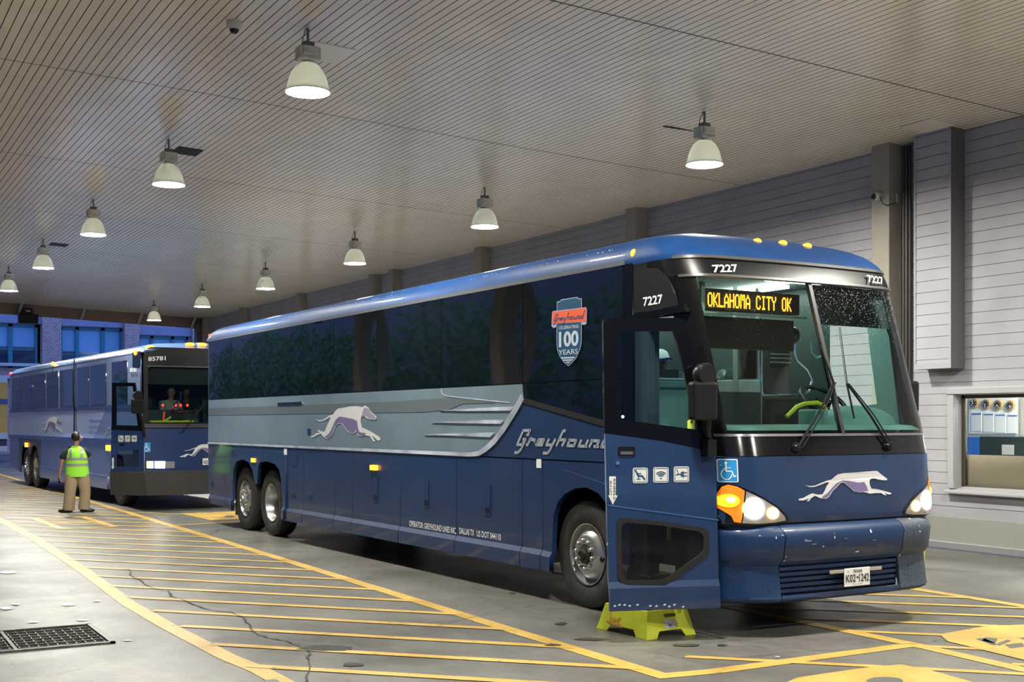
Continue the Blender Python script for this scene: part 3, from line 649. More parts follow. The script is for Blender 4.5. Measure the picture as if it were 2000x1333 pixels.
# lower body panels: each luggage door is a part
FA = [(10.125, .30), (10.12, .60), (10.10, .86), (10.02, 1.0), (9.90, 1.085), (9.72, 1.15), (9.52, 1.165), (9.33, 1.12), (9.2, 1.03), (9.12, .9), (9.08, .72), (9.06, .5), (9.05, .30)]
panelx = [10.332, 10.724, 12.138, 13.59, 15.038, 15.629, 16.806, 17.428]
for i, (a, b) in enumerate(zip(panelx, panelx[1:])):
    o = sheet('luggage_door', [(a+.006, .30), (b-.006, .30), (b-.006, 1.40), (a+.006, 1.40)], S, M_BLUE, BUS, cb=(.45, .50), solid=.03)
RA = [(19.95, .30), (19.96, .75), (19.93, .98), (19.80, 1.12), (19.45, 1.175), (19.15, 1.13), (18.97, 1.0), (18.86, .80), (18.74, .80), (18.70, 1.08), (18.60, 1.15), (18.30, 1.172), (17.95, 1.14), (17.76, 1.06), (17.68, .92), (17.62, .60), (17.59, .30)]
sheet('rear_wheel_panel', [(17.44, .30), (17.44, 1.40), (20.33, 1.40), (20.33, .33), (19.95, .30)]+RA[1:-1][::1]+[(17.59, .30)], S, M_BLUE, BUS, cb=(.45, .50), solid=.03)
sheet('wheel_arch_molding', [(20.10, .32), (20.12, 1.25), (20.02, 1.335), (17.62, 1.335), (17.50, 1.25), (17.50, .32), (17.55, .32)]+[(u-.0 if u > 18.8 else u, z) for u, z in RA[::-1]][0:]+[(19.97, .32)], So(.022), M_BLUE, BUS, cb=(.45, .50), solid=.03)
sheet('tail_panel', [(20.34, .34), (20.34, 1.40), (21.38, 1.40), (21.38, .62), (21.2, .36)], S, M_BLUE, BUS, cb=(.45, .50), solid=.03)
sheet('front_wheel_panel', [(10.326, .30), (10.326, 1.40), (8.83, 1.40), (8.83, .33), (9.05, .30)]+FA[::-1][1:-1]+[(10.125, .30)], S, M_BLUE, BUS, cb=(.45, .50), solid=.03)
sheet('wheel_arch_molding', [(10.25, .31), (10.25, 1.18), (10.18, 1.29), (10.02, 1.325), (9.90, 1.315), (9.25, 1.215), (8.84, 1.10), (8.84, .31), (9.05, .31)]+FA[::-1][1:-1]+[(10.125, .31)], So(.024), M_BLUE, BUS, cb=(.45, .50), solid=.03)
# upper body
silver = [(21.38, 1.42), (21.38, 2.18), (10.73, 2.18), (10.70, 2.03), (10.86, 1.88), (11.09, 1.70), (11.30, 1.56), (11.52, 1.475), (11.80, 1.42)]
sheet('silver_side_panel', silver, S, M_SILV, BUS, solid=.03, ca=[16.826, 13.6])
blue = [(11.80, 1.415), (11.52, 1.47), (11.30, 1.555), (11.09, 1.695), (10.86, 1.875), (10.695, 2.02), (9.27, 1.775), (8.83, 1.70), (8.83, 1.415)]
sheet('front_side_panel', blue, S, M_BLUE, BUS, solid=.03)
st_ = c6([(0,120),(330,103),(700,90),(1180,68),(1350,68),(1650,82),(1920,105),(1890,118),(1760,142),(1700,160),(1830,180),(1850,215),(1700,190),(1480,170),(1250,162),(700,170),(330,177),(0,180)])
stp = sps(st_); stp = [(21.36, 1.90), (21.36, 2.03)]+[p for p in stp if p[0] > 10.7]
sheet('grey_stripe', [(21.36, 1.905), (21.36, 2.03), (14.2, 2.035), (12.6, 2.06), (12.0, 2.05), (11.3, 2.0), (11.25, 1.99), (12.0, 1.99), (12.3, 1.93), (12.9, 1.905)], So(.004), M_SGREY, BUS, solid=0)
# chrome bead round the silver panel, speed spears, grille vent
edge = [(21.38, 1.415), (16, 1.42), (11.85, 1.425), (11.62, 1.44), (11.45, 1.50), (11.28, 1.58), (11.09, 1.71), (10.86, 1.90), (10.70, 2.05)]
qs = []
for (a, b), w0, w1 in zip(zip(edge, edge[1:]), [.018, .022, .03, .045, .06, .07, .075, .08], [.022, .03, .045, .06, .07, .075, .08, .07]):
    pass
pts = [Vector(p) for p in edge]; wd_ = [.030, .034, .045, .055, .065, .072, .08, .085, .085]; up, dn = [], []
for i, p in enumerate(pts):
    t_ = (pts[min(i+1, len(pts)-1)]-pts[max(i-1, 0)]).normalized(); n_ = Vector((-t_.y, t_.x))
    if n_.y < 0: n_ = -n_
    up.append(p+n_*wd_[i]/2); dn.append(p-n_*wd_[i]/2)
quads('chrome_sweep', [[up[i], up[i+1], dn[i+1], dn[i]] for i in range(len(up)-1)], So(.012), M_PCHR, BUS)
for L_ in ([(1270,146),(1500,135),(1750,118),(1925,112),(1905,148),(1500,152)], [(1205,252),(1450,243),(1700,232),(1840,232),(1815,265),(1450,260)], [(1135,362),(1350,352),(1600,346),(1755,343),(1720,384),(1350,368)]):
    sheet('speed_spear', sps(c6(L_)), So(.012), M_PCHR, BUS, solid=.008)
sheet('vent_grille', [(17.86, 2.035), (17.86, 2.085), (16.85, 2.085), (16.85, 2.035)], So(.012), M_CHROME, BUS, solid=.01)
sheet('vent_slot', [(17.83, 2.045), (17.83, 2.066), (16.88, 2.066), (16.88, 2.045)], So(.0145), M_BLACKP, BUS, solid=0)
sheet('panel_crease', [(12.50, 2.17), (12.47, 2.12), (12.38, 2.09), (10.98, 1.995), (10.98, 1.985), (12.4, 2.08), (12.49, 2.11), (12.52, 2.17)], So(.005), M_PCHR, BUS, solid=0)
# side windows, each its own pane
wx = [8.99, 10.714, 12.497, 14.262, 15.665, 16.826, 20.067, 21.30]
wm = [(8.99, 10.714), (10.714, 12.497), (12.497, 14.262), (14.262, 15.665), (15.665, 16.826), (16.826, 18.4), (18.4, 20.067), (20.067, 21.30)]
for a, b in wm:
    mid = (a+b)/2
    sheet('side_window', [(a+.005, 2.19), (b-.005, 2.19), (b-.005, 3.215), (a+.005, 3.215)], lambda U, z, mid=mid, h=(b-a)/2: S(U, z, .006+.004*(1-((U-mid)/h)**2)*(1-((z-2.7)/.52)**2)), M_WGLASS, BUS, solid=.01, maxlen=.11)
sheet('lower_window', [(10.70, 2.18), (10.675, 2.035), (9.27, 1.80), (8.99, 1.76), (8.99, 2.18)], So(.006), M_WGLASS, BUS, solid=.01)
sheet('window_seal', [(10.70, 2.035), (9.27, 1.80), (8.99, 1.76), (8.99, 1.70), (9.27, 1.745), (10.72, 1.985)], So(.010), M_GROM, BUS, solid=.01)
sheet('window_surround', [(8.97, 2.185), (21.36, 2.185), (21.36, 3.22), (8.97, 3.22)], S, M_GROM, BUS, solid=.03)
sheet('roof_trim', [(8.94, 3.212), (21.40, 3.212), (21.40, 3.252), (8.94, 3.252)], So(.012), mat('trim_silver', (.45, .46, .48), .25, .8), BUS, solid=.012)
sheet('door_pillar', [(8.83, 1.70), (8.98, 1.73), (8.98, 3.215), (8.83, 3.215)], So(.004), M_BLACK, BUS, solid=.03)
# roof
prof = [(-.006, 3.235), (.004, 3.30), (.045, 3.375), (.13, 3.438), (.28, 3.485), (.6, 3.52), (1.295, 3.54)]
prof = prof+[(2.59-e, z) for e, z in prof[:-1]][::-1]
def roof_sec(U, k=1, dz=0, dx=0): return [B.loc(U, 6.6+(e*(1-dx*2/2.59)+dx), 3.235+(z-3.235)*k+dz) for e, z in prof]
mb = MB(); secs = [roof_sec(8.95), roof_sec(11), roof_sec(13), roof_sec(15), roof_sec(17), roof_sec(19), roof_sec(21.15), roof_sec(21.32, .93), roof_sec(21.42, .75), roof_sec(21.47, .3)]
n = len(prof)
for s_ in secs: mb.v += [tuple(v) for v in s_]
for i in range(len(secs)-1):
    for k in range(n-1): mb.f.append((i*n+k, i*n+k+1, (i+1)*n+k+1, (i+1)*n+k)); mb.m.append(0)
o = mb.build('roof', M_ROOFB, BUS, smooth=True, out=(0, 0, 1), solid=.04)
# rain beads on the roof edge and windscreen (uncountable)
# rear
mb = MB(); mb.add([B.loc(21.38, 6.6, .62), B.loc(21.38, 6.6, 3.235), B.loc(21.46, 6.70, 3.235), B.loc(21.50, 6.9, 3.235), B.loc(21.50, 8.9, 3.235), B.loc(21.38, 9.19, 3.235), B.loc(21.46, 6.70, .62), B.loc(21.50, 6.9, .55), B.loc(21.50, 8.9, .55), B.loc(21.38, 9.19, .62)],
 [(0, 1, 2, 6), (6, 2, 3, 7), (7, 3, 4, 8), (8, 4, 5, 9)]); mb.build('rear_panel', M_BLUE, BUS, smooth=True, out=(1, 0, 0), solid=.03)
# far side with the driver's window left open to view
fs = [(8.1, .33), (21.38, .33), (21.38, 3.22), (8.42, 3.22), (8.2, 2.6), (7.98, 1.9), (7.85, 1.4)]
sheet('far_side_panel', fs, lambda U, z: B.loc(U, 9.19, z), M_BLUE, BUS, holes=[[(8.25, 1.95), (9.35, 1.85), (9.35, 2.95), (8.42, 2.95)], [(9.8, 2.2), (21.2, 2.2), (21.2, 3.15), (9.8, 3.15)]], solid=.03, out=(0, -1, 0))
sheet('far_windows', [(9.8, 2.2), (21.2, 2.2), (21.2, 3.15), (9.8, 3.15)], lambda U, z: B.loc(U, 9.185, z), M_WGLASS, BUS, solid=.01, out=(0, -1, 0))
# underbody, wheel wells
mb = MB()
def ubox(U0, U1, V0, V1, z0, z1, m=None): (m or mb).add([B.loc(U, V, z) for U in (U0, U1) for V in (V0, V1) for z in (z0, z1)], [(0, 1, 3, 2), (4, 6, 7, 5), (0, 4, 5, 1), (2, 3, 7, 6), (0, 2, 6, 4), (1, 5, 7, 3)])
ubox(10.36, 17.40, 6.68, 9.1, .36, 1.24); ubox(20.05, 21.35, 6.68, 9.1, .55, 1.24); ubox(8.75, 10.36, 7.15, 8.7, .45, 1.24); ubox(17.4, 20.05, 7.15, 8.7, .45, 1.24); ubox(8.9, 21.35, 6.68, 9.12, 1.20, 1.26); ubox(7.75, 8.75, 7.55, 9.1, .36, 1.0)
mb.build('underbody', M_DARKIN, BUS)
for U in (9.62,): wheel(B, U, 6.64, .52, 'front', BUS)
wheel(B, 18.33, 6.66, .52, 'drive', BUS); wheel(B, 19.58, 6.66, .52, 'tag', BUS)
for U in (9.62, 18.33, 19.58):
    O = B.loc(U, 9.15, .52); m2 = MB(); m2.lathe([(.1, .3), (.5, .29), (.52, .25), (.52, .05), (.5, 0), (.1, 0)], O, (0, 1, 0), 40); m2.build('tire', M_RUB, BUS, smooth=True)
m2 = MB(); ubox(20.0, 20.06, 6.66, 7.1, .22, .6, m2); m2.build('mud_flap', M_RUB, BUS)
# small fittings on the side
def sbox(name, U, z, w, h, m, off=.006, th=.006, r=0, par=None):
    return sheet(name, rrect(U-w/2, z-h/2, U+w/2, z+h/2, r) if r else [(U-w/2, z-h/2), (U+w/2, z-h/2), (U+w/2, z+h/2), (U-w/2, z+h/2)], So(off), m, par or BUS, solid=th, smooth=False)
M_RECESS = mat('recess_shadowless', (.010, .025, .06), .5)
for x, y0, y1 in ((734, 931, 981), (833, 938, 992), (953, 947, 1007)):
    u, z0 = sp(x, y1); _, z1 = sp(x, y0); P_ = sbox('latch_plate', u, (z0+z1)/2, .12, z1-z0, mat('latch_blue', (.012, .04, .12), .35, .2), .008, .01, .012)
    sbox('latch_handle', u, z0+.055, .075, .06, M_BLACKP, .011, .004, par=P_)
for x, y in ((573, 968), (606, 971), (415, 945)): u, z = sp(x, y); P_ = sbox('latch_plate', u, z, .13 if x > 500 else .1, .085, mat('latch_blue'), .007, .01, .01); sbox('latch_handle', u, z-.01, .08, .03, M_BLACKP, .011, .004, par=P_)
u, z = sp(575, 897); sbox('fuel_flap', u, z, .25, .22, mat('latch_blue'), .006, .008, .012)
u, z = sp(604, 844); sbox('socket_cover', u, z, .12, .09, mat('latch_blue'), .006, .008, .01); 
for x, y in ((498, 899.5), (733, 914)): u, z = sp(x, y); sbox('side_marker_light', u, z, .17, .065, M_AMB, .04, .04, .01)
for x, y in ((558, 883), (1053, 906)): u, z = sp(x, y); sbox('inspection_sticker', u, z, .09 if x > 900 else .12, .09, M_WHITE, .005, .002)
# writing on the side
c3c = lambda x, y: (380+x/2.564, 560+y/2.564)
P0, P1, P2 = sp(800, 1028.5), sp(892, 1044), sp(800, 1017)
text('operator_lettering', 'OPERATOR: GREYHOUND LINES INC.', So(.005), P0, P1, P2, M_WHITE, BUS, .012)
P0, P1, P2 = sp(898, 1043), sp(979, 1056.5), sp(898, 1031)
P0, P2 = Vector(P0), Vector(P2); dP = Vector(P1)-P0
text('operator_lettering', 'DALLAS TX', So(.005), P0, P0+dP*.37, P2, M_WHITE, BUS, .012)
text('operator_lettering', 'US DOT 044110', So(.005), P0+dP*.43, P0+dP, P2+dP*.43, M_WHITE, BUS, .012)
gq = []
for s_ in GREY:
    gq += stroke2d([sp(1000+x/10.526, 820+y/10.526) for x, y in s_ if x < 1960 or True], .030)
quads('brand_lettering', gq, So(.0055), mat('letter_silver', (.62, .66, .70), .3, .5), BUS)
def dog(parent, fn, P, PS, PH, off=1, out=(0, 1, 0)):
    D = sheet('running_dog_emblem', P, fn(.006), M_DOGW, parent, solid=0, out=out)
    sheet('dog_shading', PS, fn(.0075), M_DOGS, D, solid=0, out=out)
    if PH: sheet('dog_head_shading', PH, fn(.0078), M_DOGH, D, solid=0, out=out)
    return D
dog(BUS, So, sps(c6(DOG)), sps(c6(DOG_SHADE)), sps(c6(DOG_HEAD)))
# anniversary shield on the window
c2 = lambda L: [(1060+x/7.84, 560+y/7.84) for x, y in L]
SH = [(243,235),(290,225),(310,200),(555,162),(575,185),(625,182),(622,860),(600,960),(540,1100),(480,1170),(418,1220),(350,1165),(290,1080),(250,980),(238,880)]
o5 = sheet('anniversary_shield', sps(c2(SH)), So(.020), mat('shield_edge', (.42, .50, .62), .4), BUS, solid=0)
cx_ = sum(p[0] for p in SH)/len(SH); ins = [(430+(x-430)*.955, 690+(y-690)*.978) for x, y in SH]
sheet('shield_field', sps(c2(ins)), So(.0215), mat('shield_blue', (.012, .07, .15), .4), o5, solid=0)
RB = [(180,380),(690,318),(706,345),(703,560),(690,582),(650,592),(628,580),(625,548),(240,572),(238,622),(195,637),(165,612),(172,410)]
sheet('shield_ribbon', sps(c2(RB)), So(.023), mat('ribbon_edge', (.40, .36, .62), .4), o5, solid=0)
RB2 = [(186,392),(685,330),(696,345),(692,540),(625,538),(240,562),(178,572),(180,410)]
sheet('ribbon_face', sps(c2(RB2)), So(.0245), mat('ribbon_orange', (.80, .13, .045), .4), o5, solid=0)
q8 = []
gx = [p for s_ in GREY for p in s_]
for s_ in GREY:
    pp = [((195+(x-70)/2045*485), (505-(x-70)/2045*62+(y-440)/470*150)) for x, y in s_]; pp = c2(pp)
    q8 += stroke2d(sps(pp), .010)
quads('ribbon_lettering', q8, So(.026), mat('letter_navy', (.05, .07, .20), .4), o5)
def sht(s, x0, y0, x1, y1, h, bold, m=None):
    a, b = c2([(x0, y0), (x1, y1)]); c_ = c2([(x0, y0-h)])[0]
    text('shield_lettering', s, So(.0235), sp(*a), sp(*b), sp(*c_), m or mat('shield_letter', (.50, .58, .68), .4), o5, bold)
sht('CELEBRATING', 275, 663, 582, 635, 52, .01); sht('100', 278, 935, 580, 912, 238, .035); sht('YEARS', 276, 1052, 566, 1032, 78, .012)
for L_ in ([(312,1085),(530,1078),(515,1100),(325,1108)], [(335,1122),(500,1115),(480,1137),(350,1140)], [(375,1155),(465,1153),(418,1180)]): sheet('shield_bar', sps(c2(L_)), So(.0235), mat('shield_letter'), o5, solid=0)
# ------------------------------------------------------------------ front of the coach
UCT = [(.29, 7.50), (.93, 7.48), (1.0, 7.47), (1.51, 7.50), (1.68, 7.545), (3.04, 7.955), (3.13, 8.0), (3.22, 8.055), (3.27, 8.10), (3.36, 8.22), (3.44, 8.39), (3.50, 8.60), (3.535, 8.80), (3.55, 9.05)]
UBT = [(.285, 7.50), (.30, 7.43), (.33, 7.41), (.36, 7.42), (.60, 7.45), (.66, 7.395), (.84, 7.37), (.89, 7.395), (.93, 7.46), (.94, 7.52)]
def fU(V, z, tab=UCT, R=None):
    R = R or (.50 if tab is UBT else .32)
    w = (V-7.895)/1.295; u = interp(tab, z)+.08*w*w; e = min(V-6.6, 9.19-V)
    if e < R: e = max(e, 0); u += R-sqrt(max(0, R*R-(R-e)**2))
    return u
def Fr(V, z, off=0, tab=UCT): return B.loc(fU(V, z, tab)-off, V, z)
def Fo(off, tab=UCT): return lambda V, z: Fr(V, z, off, tab)
def fpx(x, y, tab=UCT):
    U = 7.2
    while U < 9.2:                      # march along the sight line to the first crossing of the curved front
        V, z = B.cross(x, y, U)
        if V > 6.6 and U >= fU(min(V, 9.19), z, tab): break
        U += .004
    return (V, z)
def Vlist(v0, v1, R=.32):
    L = [6.6+R*(1-cos(radians(a))) for a in (0, 7.5, 15, 22.5, 30, 37.5, 45, 52.5, 60, 67.5, 75, 82.5, 90)]+[7.0+.1*i for i in range(0, 19)]+[9.19-R*(1-cos(radians(a))) for a in (90, 82.5, 75, 67.5, 60, 52.5, 45, 37.5, 30, 22.5, 15, 7.5, 0)]
    return [v0]+[v for v in L if v0+.004 < v < v1-.004]+[v1]
def loft(name, zs, v0, v1, m, tab=UCT, off=0, solid=.03, ret=None, cap=False):
    """rows of the wrap-round front; ret = U to which the flanks return"""
    mb = MB(); Vs_ = Vlist(v0, v1)
    rows = []
    for z in zs:
        row = [Fr(V, z, off, tab) for V in Vs_]
        if ret is not None and v0 <= 6.601: row = [B.loc(ret, 6.6, z)]+row
        if ret is not None and v1 >= 9.189: row = row+[B.loc(ret, 9.19, z)]
        rows.append(row)
    if cap:
        top = rows[-1]; n = len(top); ctr = B.loc(8.95, 7.895, zs[-1]+.0)
        rows.append([v.lerp(ctr, .0) for v in top])
    n = len(rows[0])
    for r_ in rows: mb.v += [tuple(v) for v in r_]
    for i in range(len(rows)-1):
        for k in range(n-1): mb.f.append((i*n+k, i*n+k+1, (i+1)*n+k+1, (i+1)*n+k)); mb.m.append(0)
    return mb.build(name, m, BUS, smooth=True, out=(-1, 0, 0), solid=solid)
loft('hood_panel', [.95, .99, 1.0, 1.2, 1.35, 1.5], 6.6, 9.19, M_BLUE, ret=7.96)
loft('cowl_panel', [1.505, 1.58, 1.665], 6.6, 9.19, M_BLACK, ret=8.02)
loft('cowl_trim', [1.667, 1.675, 1.688], 6.64, 9.15, mat('trim_dull', (.22, .22, .23), .3, .6), off=.012, solid=.02)
loft('header_band', [3.04, 3.06, 3.13, 3.20], 6.6, 9.19, M_BLACKP, ret=8.62, off=.014)
loft('header_molding', [3.195, 3.205, 3.222], 6.62, 9.17, mat('molding_grey', (.09, .09, .09), .3, .3), off=.035)
loft('header_lower_molding', [3.028, 3.038, 3.05], 6.62, 9.17, mat('molding_grey'), off=.030)
loft('windshield', [1.69, 2.0, 2.35, 2.7, 3.035], 6.70, 7.87, M_WINDSH, off=.0, solid=0)
loft('windshield', [1.69, 2.0, 2.35, 2.7, 3.035], 7.92, 9.09, M_WINDSH, off=.0, solid=0)
loft('center_pillar', [1.68, 2.35, 3.04], 7.875, 7.915, mat('pillar_rubber', (.02, .02, .021), .4), off=.012, solid=.04)
for v0, v1 in ((6.6, 6.715), (9.075, 9.19)): loft('windshield_pillar', [1.665, 2.0, 2.35, 2.7, 3.05], v0, v1, M_BLACK, off=.004, solid=.035)
# front roof cap: elliptical rows that fair into the roof
mb = MB(); rows = []; capz = [3.20, 3.235, 3.27, 3.32, 3.37, 3.42, 3.46, 3.495, 3.52, 3.535]
for i, z in enumerate(capz):
    q_ = max(0, (z-3.235)/.31); shrink = 0 if z <= 3.235 else .0; row = []
    e_in = interp([(3.2, 0), (3.235, -.008), (3.30, .002), (3.375, .04), (3.438, .12), (3.485, .27), (3.52, .55), (3.536, .9)], z)
    U0 = interp(UCT, z)-.02; Vs_ = Vlist(6.6, 9.19)
    for V in Vs_:
        Vn = 7.895+(V-7.895)*(1.295-e_in)/1.295; row.append(B.loc(min(fU(V, z)-.02, 8.93), Vn, z))
    row = [B.loc(8.97, 6.6+e_in, z)]+row+[B.loc(8.97, 9.19-e_in, z)]; rows.append(row)
n = len(rows[0])
rows.append([B.loc(max(8.97, p.x+14.5) if 1 else 0, 7.895-p.y, 3.55) if False else Vector((8.97-14.5, p.y, min(p.z+.008, 3.545))) for p in rows[-1]])
for r_ in rows: mb.v += [tuple(v) for v in r_]
for i in range(len(rows)-1):
    for k in range(n-1): mb.f.append((i*n+k, i*n+k+1, (i+1)*n+k+1, (i+1)*n+k)); mb.m.append(0)
mb.build('roof_cap', M_ROOFB, BUS, smooth=True, out=(-.3, 0, 1), solid=.03)
UE = lambda z, d=0: interp(UCT, z)+.39+d
# side of the cab above and behind the doorway
sheet('cab_upper_panel', [(UE(2.70), 2.70), (UE(3.04), 3.04), (UE(3.21), 3.21), (8.96, 3.225), (8.96, 2.70)], S, M_BLACKP, BUS, solid=.03)
arc = [(8.80, 2.76), (8.80, 3.135), (8.60, 3.145), (8.46, 3.125), (8.36, 3.07), (8.28, 2.98), (8.22, 2.88), (8.17, 2.765)]
sheet('route_panel', arc, So(.010), mat('panel_black', (.014, .014, .015), .25), BUS, solid=.012)
sheet('door_header', [(8.83, 2.69), (8.83, 2.745), (8.10, 2.785), (8.06, 2.72)], So(.02), M_BLACK, BUS, solid=.05)
sheet('sill_panel', [(8.83, .32), (8.83, .42), (7.80, .42), (7.80, .32)], S, M_BLACKP, BUS, solid=.03)
# bumper
M_BUMPR = mat('scuffed_bumper', (.035, .055, .085), .6, .1, var=(70, .7))
zb = [.285, .295, .31, .33, .36, .60, .63, .66, .75, .84, .89, .92, .935]
loft('bumper_corner', zb, 6.6, 7.085, M_BLUEW, UBT, ret=8.06)
loft('bumper_corner', zb, 8.485, 9.19, M_BUMPR, UBT, ret=8.06)
loft('bumper_beam', [.60, .63, .66, .75, .84, .89, .92, .935], 7.095, 8.475, M_BLUEW, UBT)
loft('bumper_lip', [.285, .295, .31, .33, .355], 7.095, 8.475, M_BLUEW, UBT)
UGR = [(0, 7.50), (2, 7.50)]
loft('grille_back', [.34, .62], 7.05, 8.52, mat('grille_dark', (.006, .014, .04), .5), UGR, off=0)
for k in range(5):
    z = .385+k*.046; loft('grille_slat', [z-.014, z, z+.014], 7.10, 8.47, M_BLUEW, [(0, 7.50), (2, 7.50)], off=.045, solid=.03)
mb = MB(); ubox(7.56, 7.62, 6.66, 9.12, .93, .96); loft('bumper_gap', [.925, .955], 6.63, 9.16, M_BLACKP, off=-.02, solid=.02)
# chips and scuffs on the paint
mb = MB()
for V, z, w, h in ((7.62, .83, .012, .05), (7.33, .80, .07, .008), (7.30, .81, .03, .006), (7.50, .745, .02, .012), (8.05, .85, .02, .03), (7.9, .68, .05, .01), (7.11, .66, .012, .05), (8.50, .72, .01, .25), (8.70, .84, .012, .07), (8.66, .93, .02, .02), (7.0, .84, .01, .02), (7.75, .80, .03, .004), (8.1, .77, .04, .005), (7.4, .77, .05, .004)):
    mb.add([Fr(V+a*w/2, z+b*h/2, .004, UBT) for a, b in ((-1, -1), (1, -.8), (.8, 1), (-.7, .9))], [(0, 1, 2, 3)])
mb.build('paint_chips', mat('chip_white', (.5, .52, .54), .6), BUS, out=(-1, 0, 0))['kind'] = 'stuff'
# licence plate
PL = [fpx(1637, 1112, UBT), fpx(1687, 1104, UBT)]; pc = B.loc(7.375, 7.885, .468)
PT = MB(); PT.box((0, 0, 0), (.008, .305, .155)); plate = PT.build('license_plate', mat('plate_white', (.72, .74, .74), .4), BUS, bevel=.004); plate.location = pc
pf = lambda a, b: Vector((-.0065, -a, b))
def ptxt(s, x0, x1, z0, z1, b=0): text('plate_lettering', s, pf, (x0, z0), (x1, z0), (x0, z1), mat('ink_black', (.02, .02, .02), .5), plate, b, out=(-1, 0, 0))
ptxt('TEXAS', -.055, .055, .037, .062, .03); ptxt('K02', -.138, -.022, -.042, .025, .02); ptxt('1242', .018, .138, -.042, .025, .02); ptxt('The Lone Star State', -.06, .06, -.064, -.055)
quads('plate_mark', [[(-.012, -.012), (.012, -.012), (.006, .006), (-.012, .008)], [(-.118, .045), (-.106, .045), (-.108, .055), (-.116, .055)]], pf, mat('ink_black'), plate, out=(-1, 0, 0))
mb = MB(); mb.box((0, 0, .055), (.012, .62, .03)); o = mb.build('plate_bracket', mat('bracket_pale', (.42, .40, .33), .4, .4), BUS, bevel=.004); o.location = pc+Vector((.012, .0, 0))
# headlamps
def mir(P): return [(15.79-v, z) for v, z in P]
AMB = [fpx(*p) for p in ((1396, 965), (1406, 951), (1418, 947), (1437, 951), (1452, 959), (1444, 1022), (1431, 1020), (1425, 1008), (1412, 1000), (1397, 992))]
CLR = [fpx(*p) for p in ((1455, 960), (1490, 977), (1515, 993), (1531, 1010), (1533, 1017), (1512, 1021), (1480, 1023.5), (1447, 1022.5))]
SUR = [fpx(*p) for p in ((1394, 963), (1405, 948), (1418, 944), (1438, 948), (1456, 956), (1493, 974), (1519, 990), (1537, 1008), (1539, 1018), (1516, 1025), (1430, 1026), (1400, 1024), (1397, 995))]
BC_ = fpx(1470, 994), fpx(1507, 1003), fpx(1422, 976)
for fnm in (lambda P: P, mir):
    H_ = sheet('headlamp', fnm(SUR), Fo(.004), M_BLACK, BUS, solid=0, out=(-1, 0, 0), maxlen=.06)
    sheet('turn_signal_lens', fnm(AMB), Fo(.016), M_AMBD, H_, solid=.01, out=(-1, 0, 0), maxlen=.05)
    sheet('lamp_housing', fnm(CLR), Fo(.013), M_HOUS, H_, solid=.008, out=(-1, 0, 0), maxlen=.05)
    c_ = fnm([BC_[0]])[0]; sheet('headlamp_bulb', circ(c_[0], c_[1], .092, .082, 28), Fo(.024), M_HEAD, H_, solid=.004, out=(-1, 0, 0), maxlen=.02)
    c_ = fnm([BC_[1]])[0]; sheet('amber_bulb', circ(c_[0], c_[1], .055, .048, 24), Fo(.024), M_AMBH, H_, solid=.004, out=(-1, 0, 0), maxlen=.02)
    c_ = fnm([BC_[2]])[0]; sheet('turn_bulb', circ(c_[0], c_[1], .026, .024, 20), Fo(.032), M_AMBH, H_, solid=.004, out=(-1, 0, 0), maxlen=.02); sheet('turn_reflector', circ(c_[0]-.01, c_[1]-.01, .065, .055, 20), Fo(.024), mat('turn_glow', (1, .4, .02), .3, emit=(1, .33, .015), es=1.2), H_, solid=.003, out=(-1, 0, 0), maxlen=.02)
# emblem, sticker and numbers on the front
c7 = lambda L: [(1540+x/4.762, 900+y/4.762) for x, y in L]
fpl = lambda L: [fpx(*p) for p in L]
dog(BUS, Fo, fpl(c7(FDOG)), fpl(c7(FDOG_SHADE)), None, out=(-1, 0, 0))
(wc0, wc2), (wc1, wc3) = fpx(1399, 942), fpx(1438.5, 897)
WS = sheet('wheelchair_sticker', rrect(wc0, wc2, wc1, wc3, .012), Fo(.008), M_WHITE, BUS, solid=0, out=(-1, 0, 0), maxlen=.05)
sheet('sticker_field', rrect(wc0+.004, wc2+.008, wc1-.008, wc3-.008, .008), Fo(.010), mat('access_blue', (.02, .26, .60), .4), WS, solid=0, out=(-1, 0, 0), maxlen=.05)
def wheelchair(fn, x0, z0, w, h, m, par, out):
    P = lambda L: [(x0+a*w, z0+b*h) for a, b in L]
    q = stroke2d(P([(.36, .80), (.36, .47), (.68, .47), (.82, .20), (.93, .25)]), .075*w)+stroke2d(P([(.36, .64), (.60, .64)]), .06*w)
    q += stroke2d(P([(.30+0*.0, .60), (.16, .48), (.10, .33), (.15, .17), (.30, .07), (.48, .07), (.62, .18), (.66, .30)]), .065*w)
    c = P(circ(.36, .88, .075, .065, 12)); q.append(c)
    quads('access_symbol', q, fn, m, par, out=out)
wheelchair(Fo(.012), wc0+.006, wc2+.012, wc1-wc0-.016, wc3-wc2-.024, M_WHITE, WS, (-1, 0, 0))
text('fleet_number', '7227', Fo(.045), fpx(1386, 534), fpx(1435, 532.5), fpx(1383, 519), M_WHITE, BUS, .02, out=(-1, 0, 0))
text('fleet_number', '7227', Fo(.045), fpx(1689, 552.5), fpx(1720, 557), fpx(1685, 538), M_WHITE, BUS, .02, out=(-1, 0, 0))
text('fleet_number', '7227', So(.014), sp(1259, 599), sp(1297, 593), sp(1258, 581.5), M_WHITE, BUS, .02)
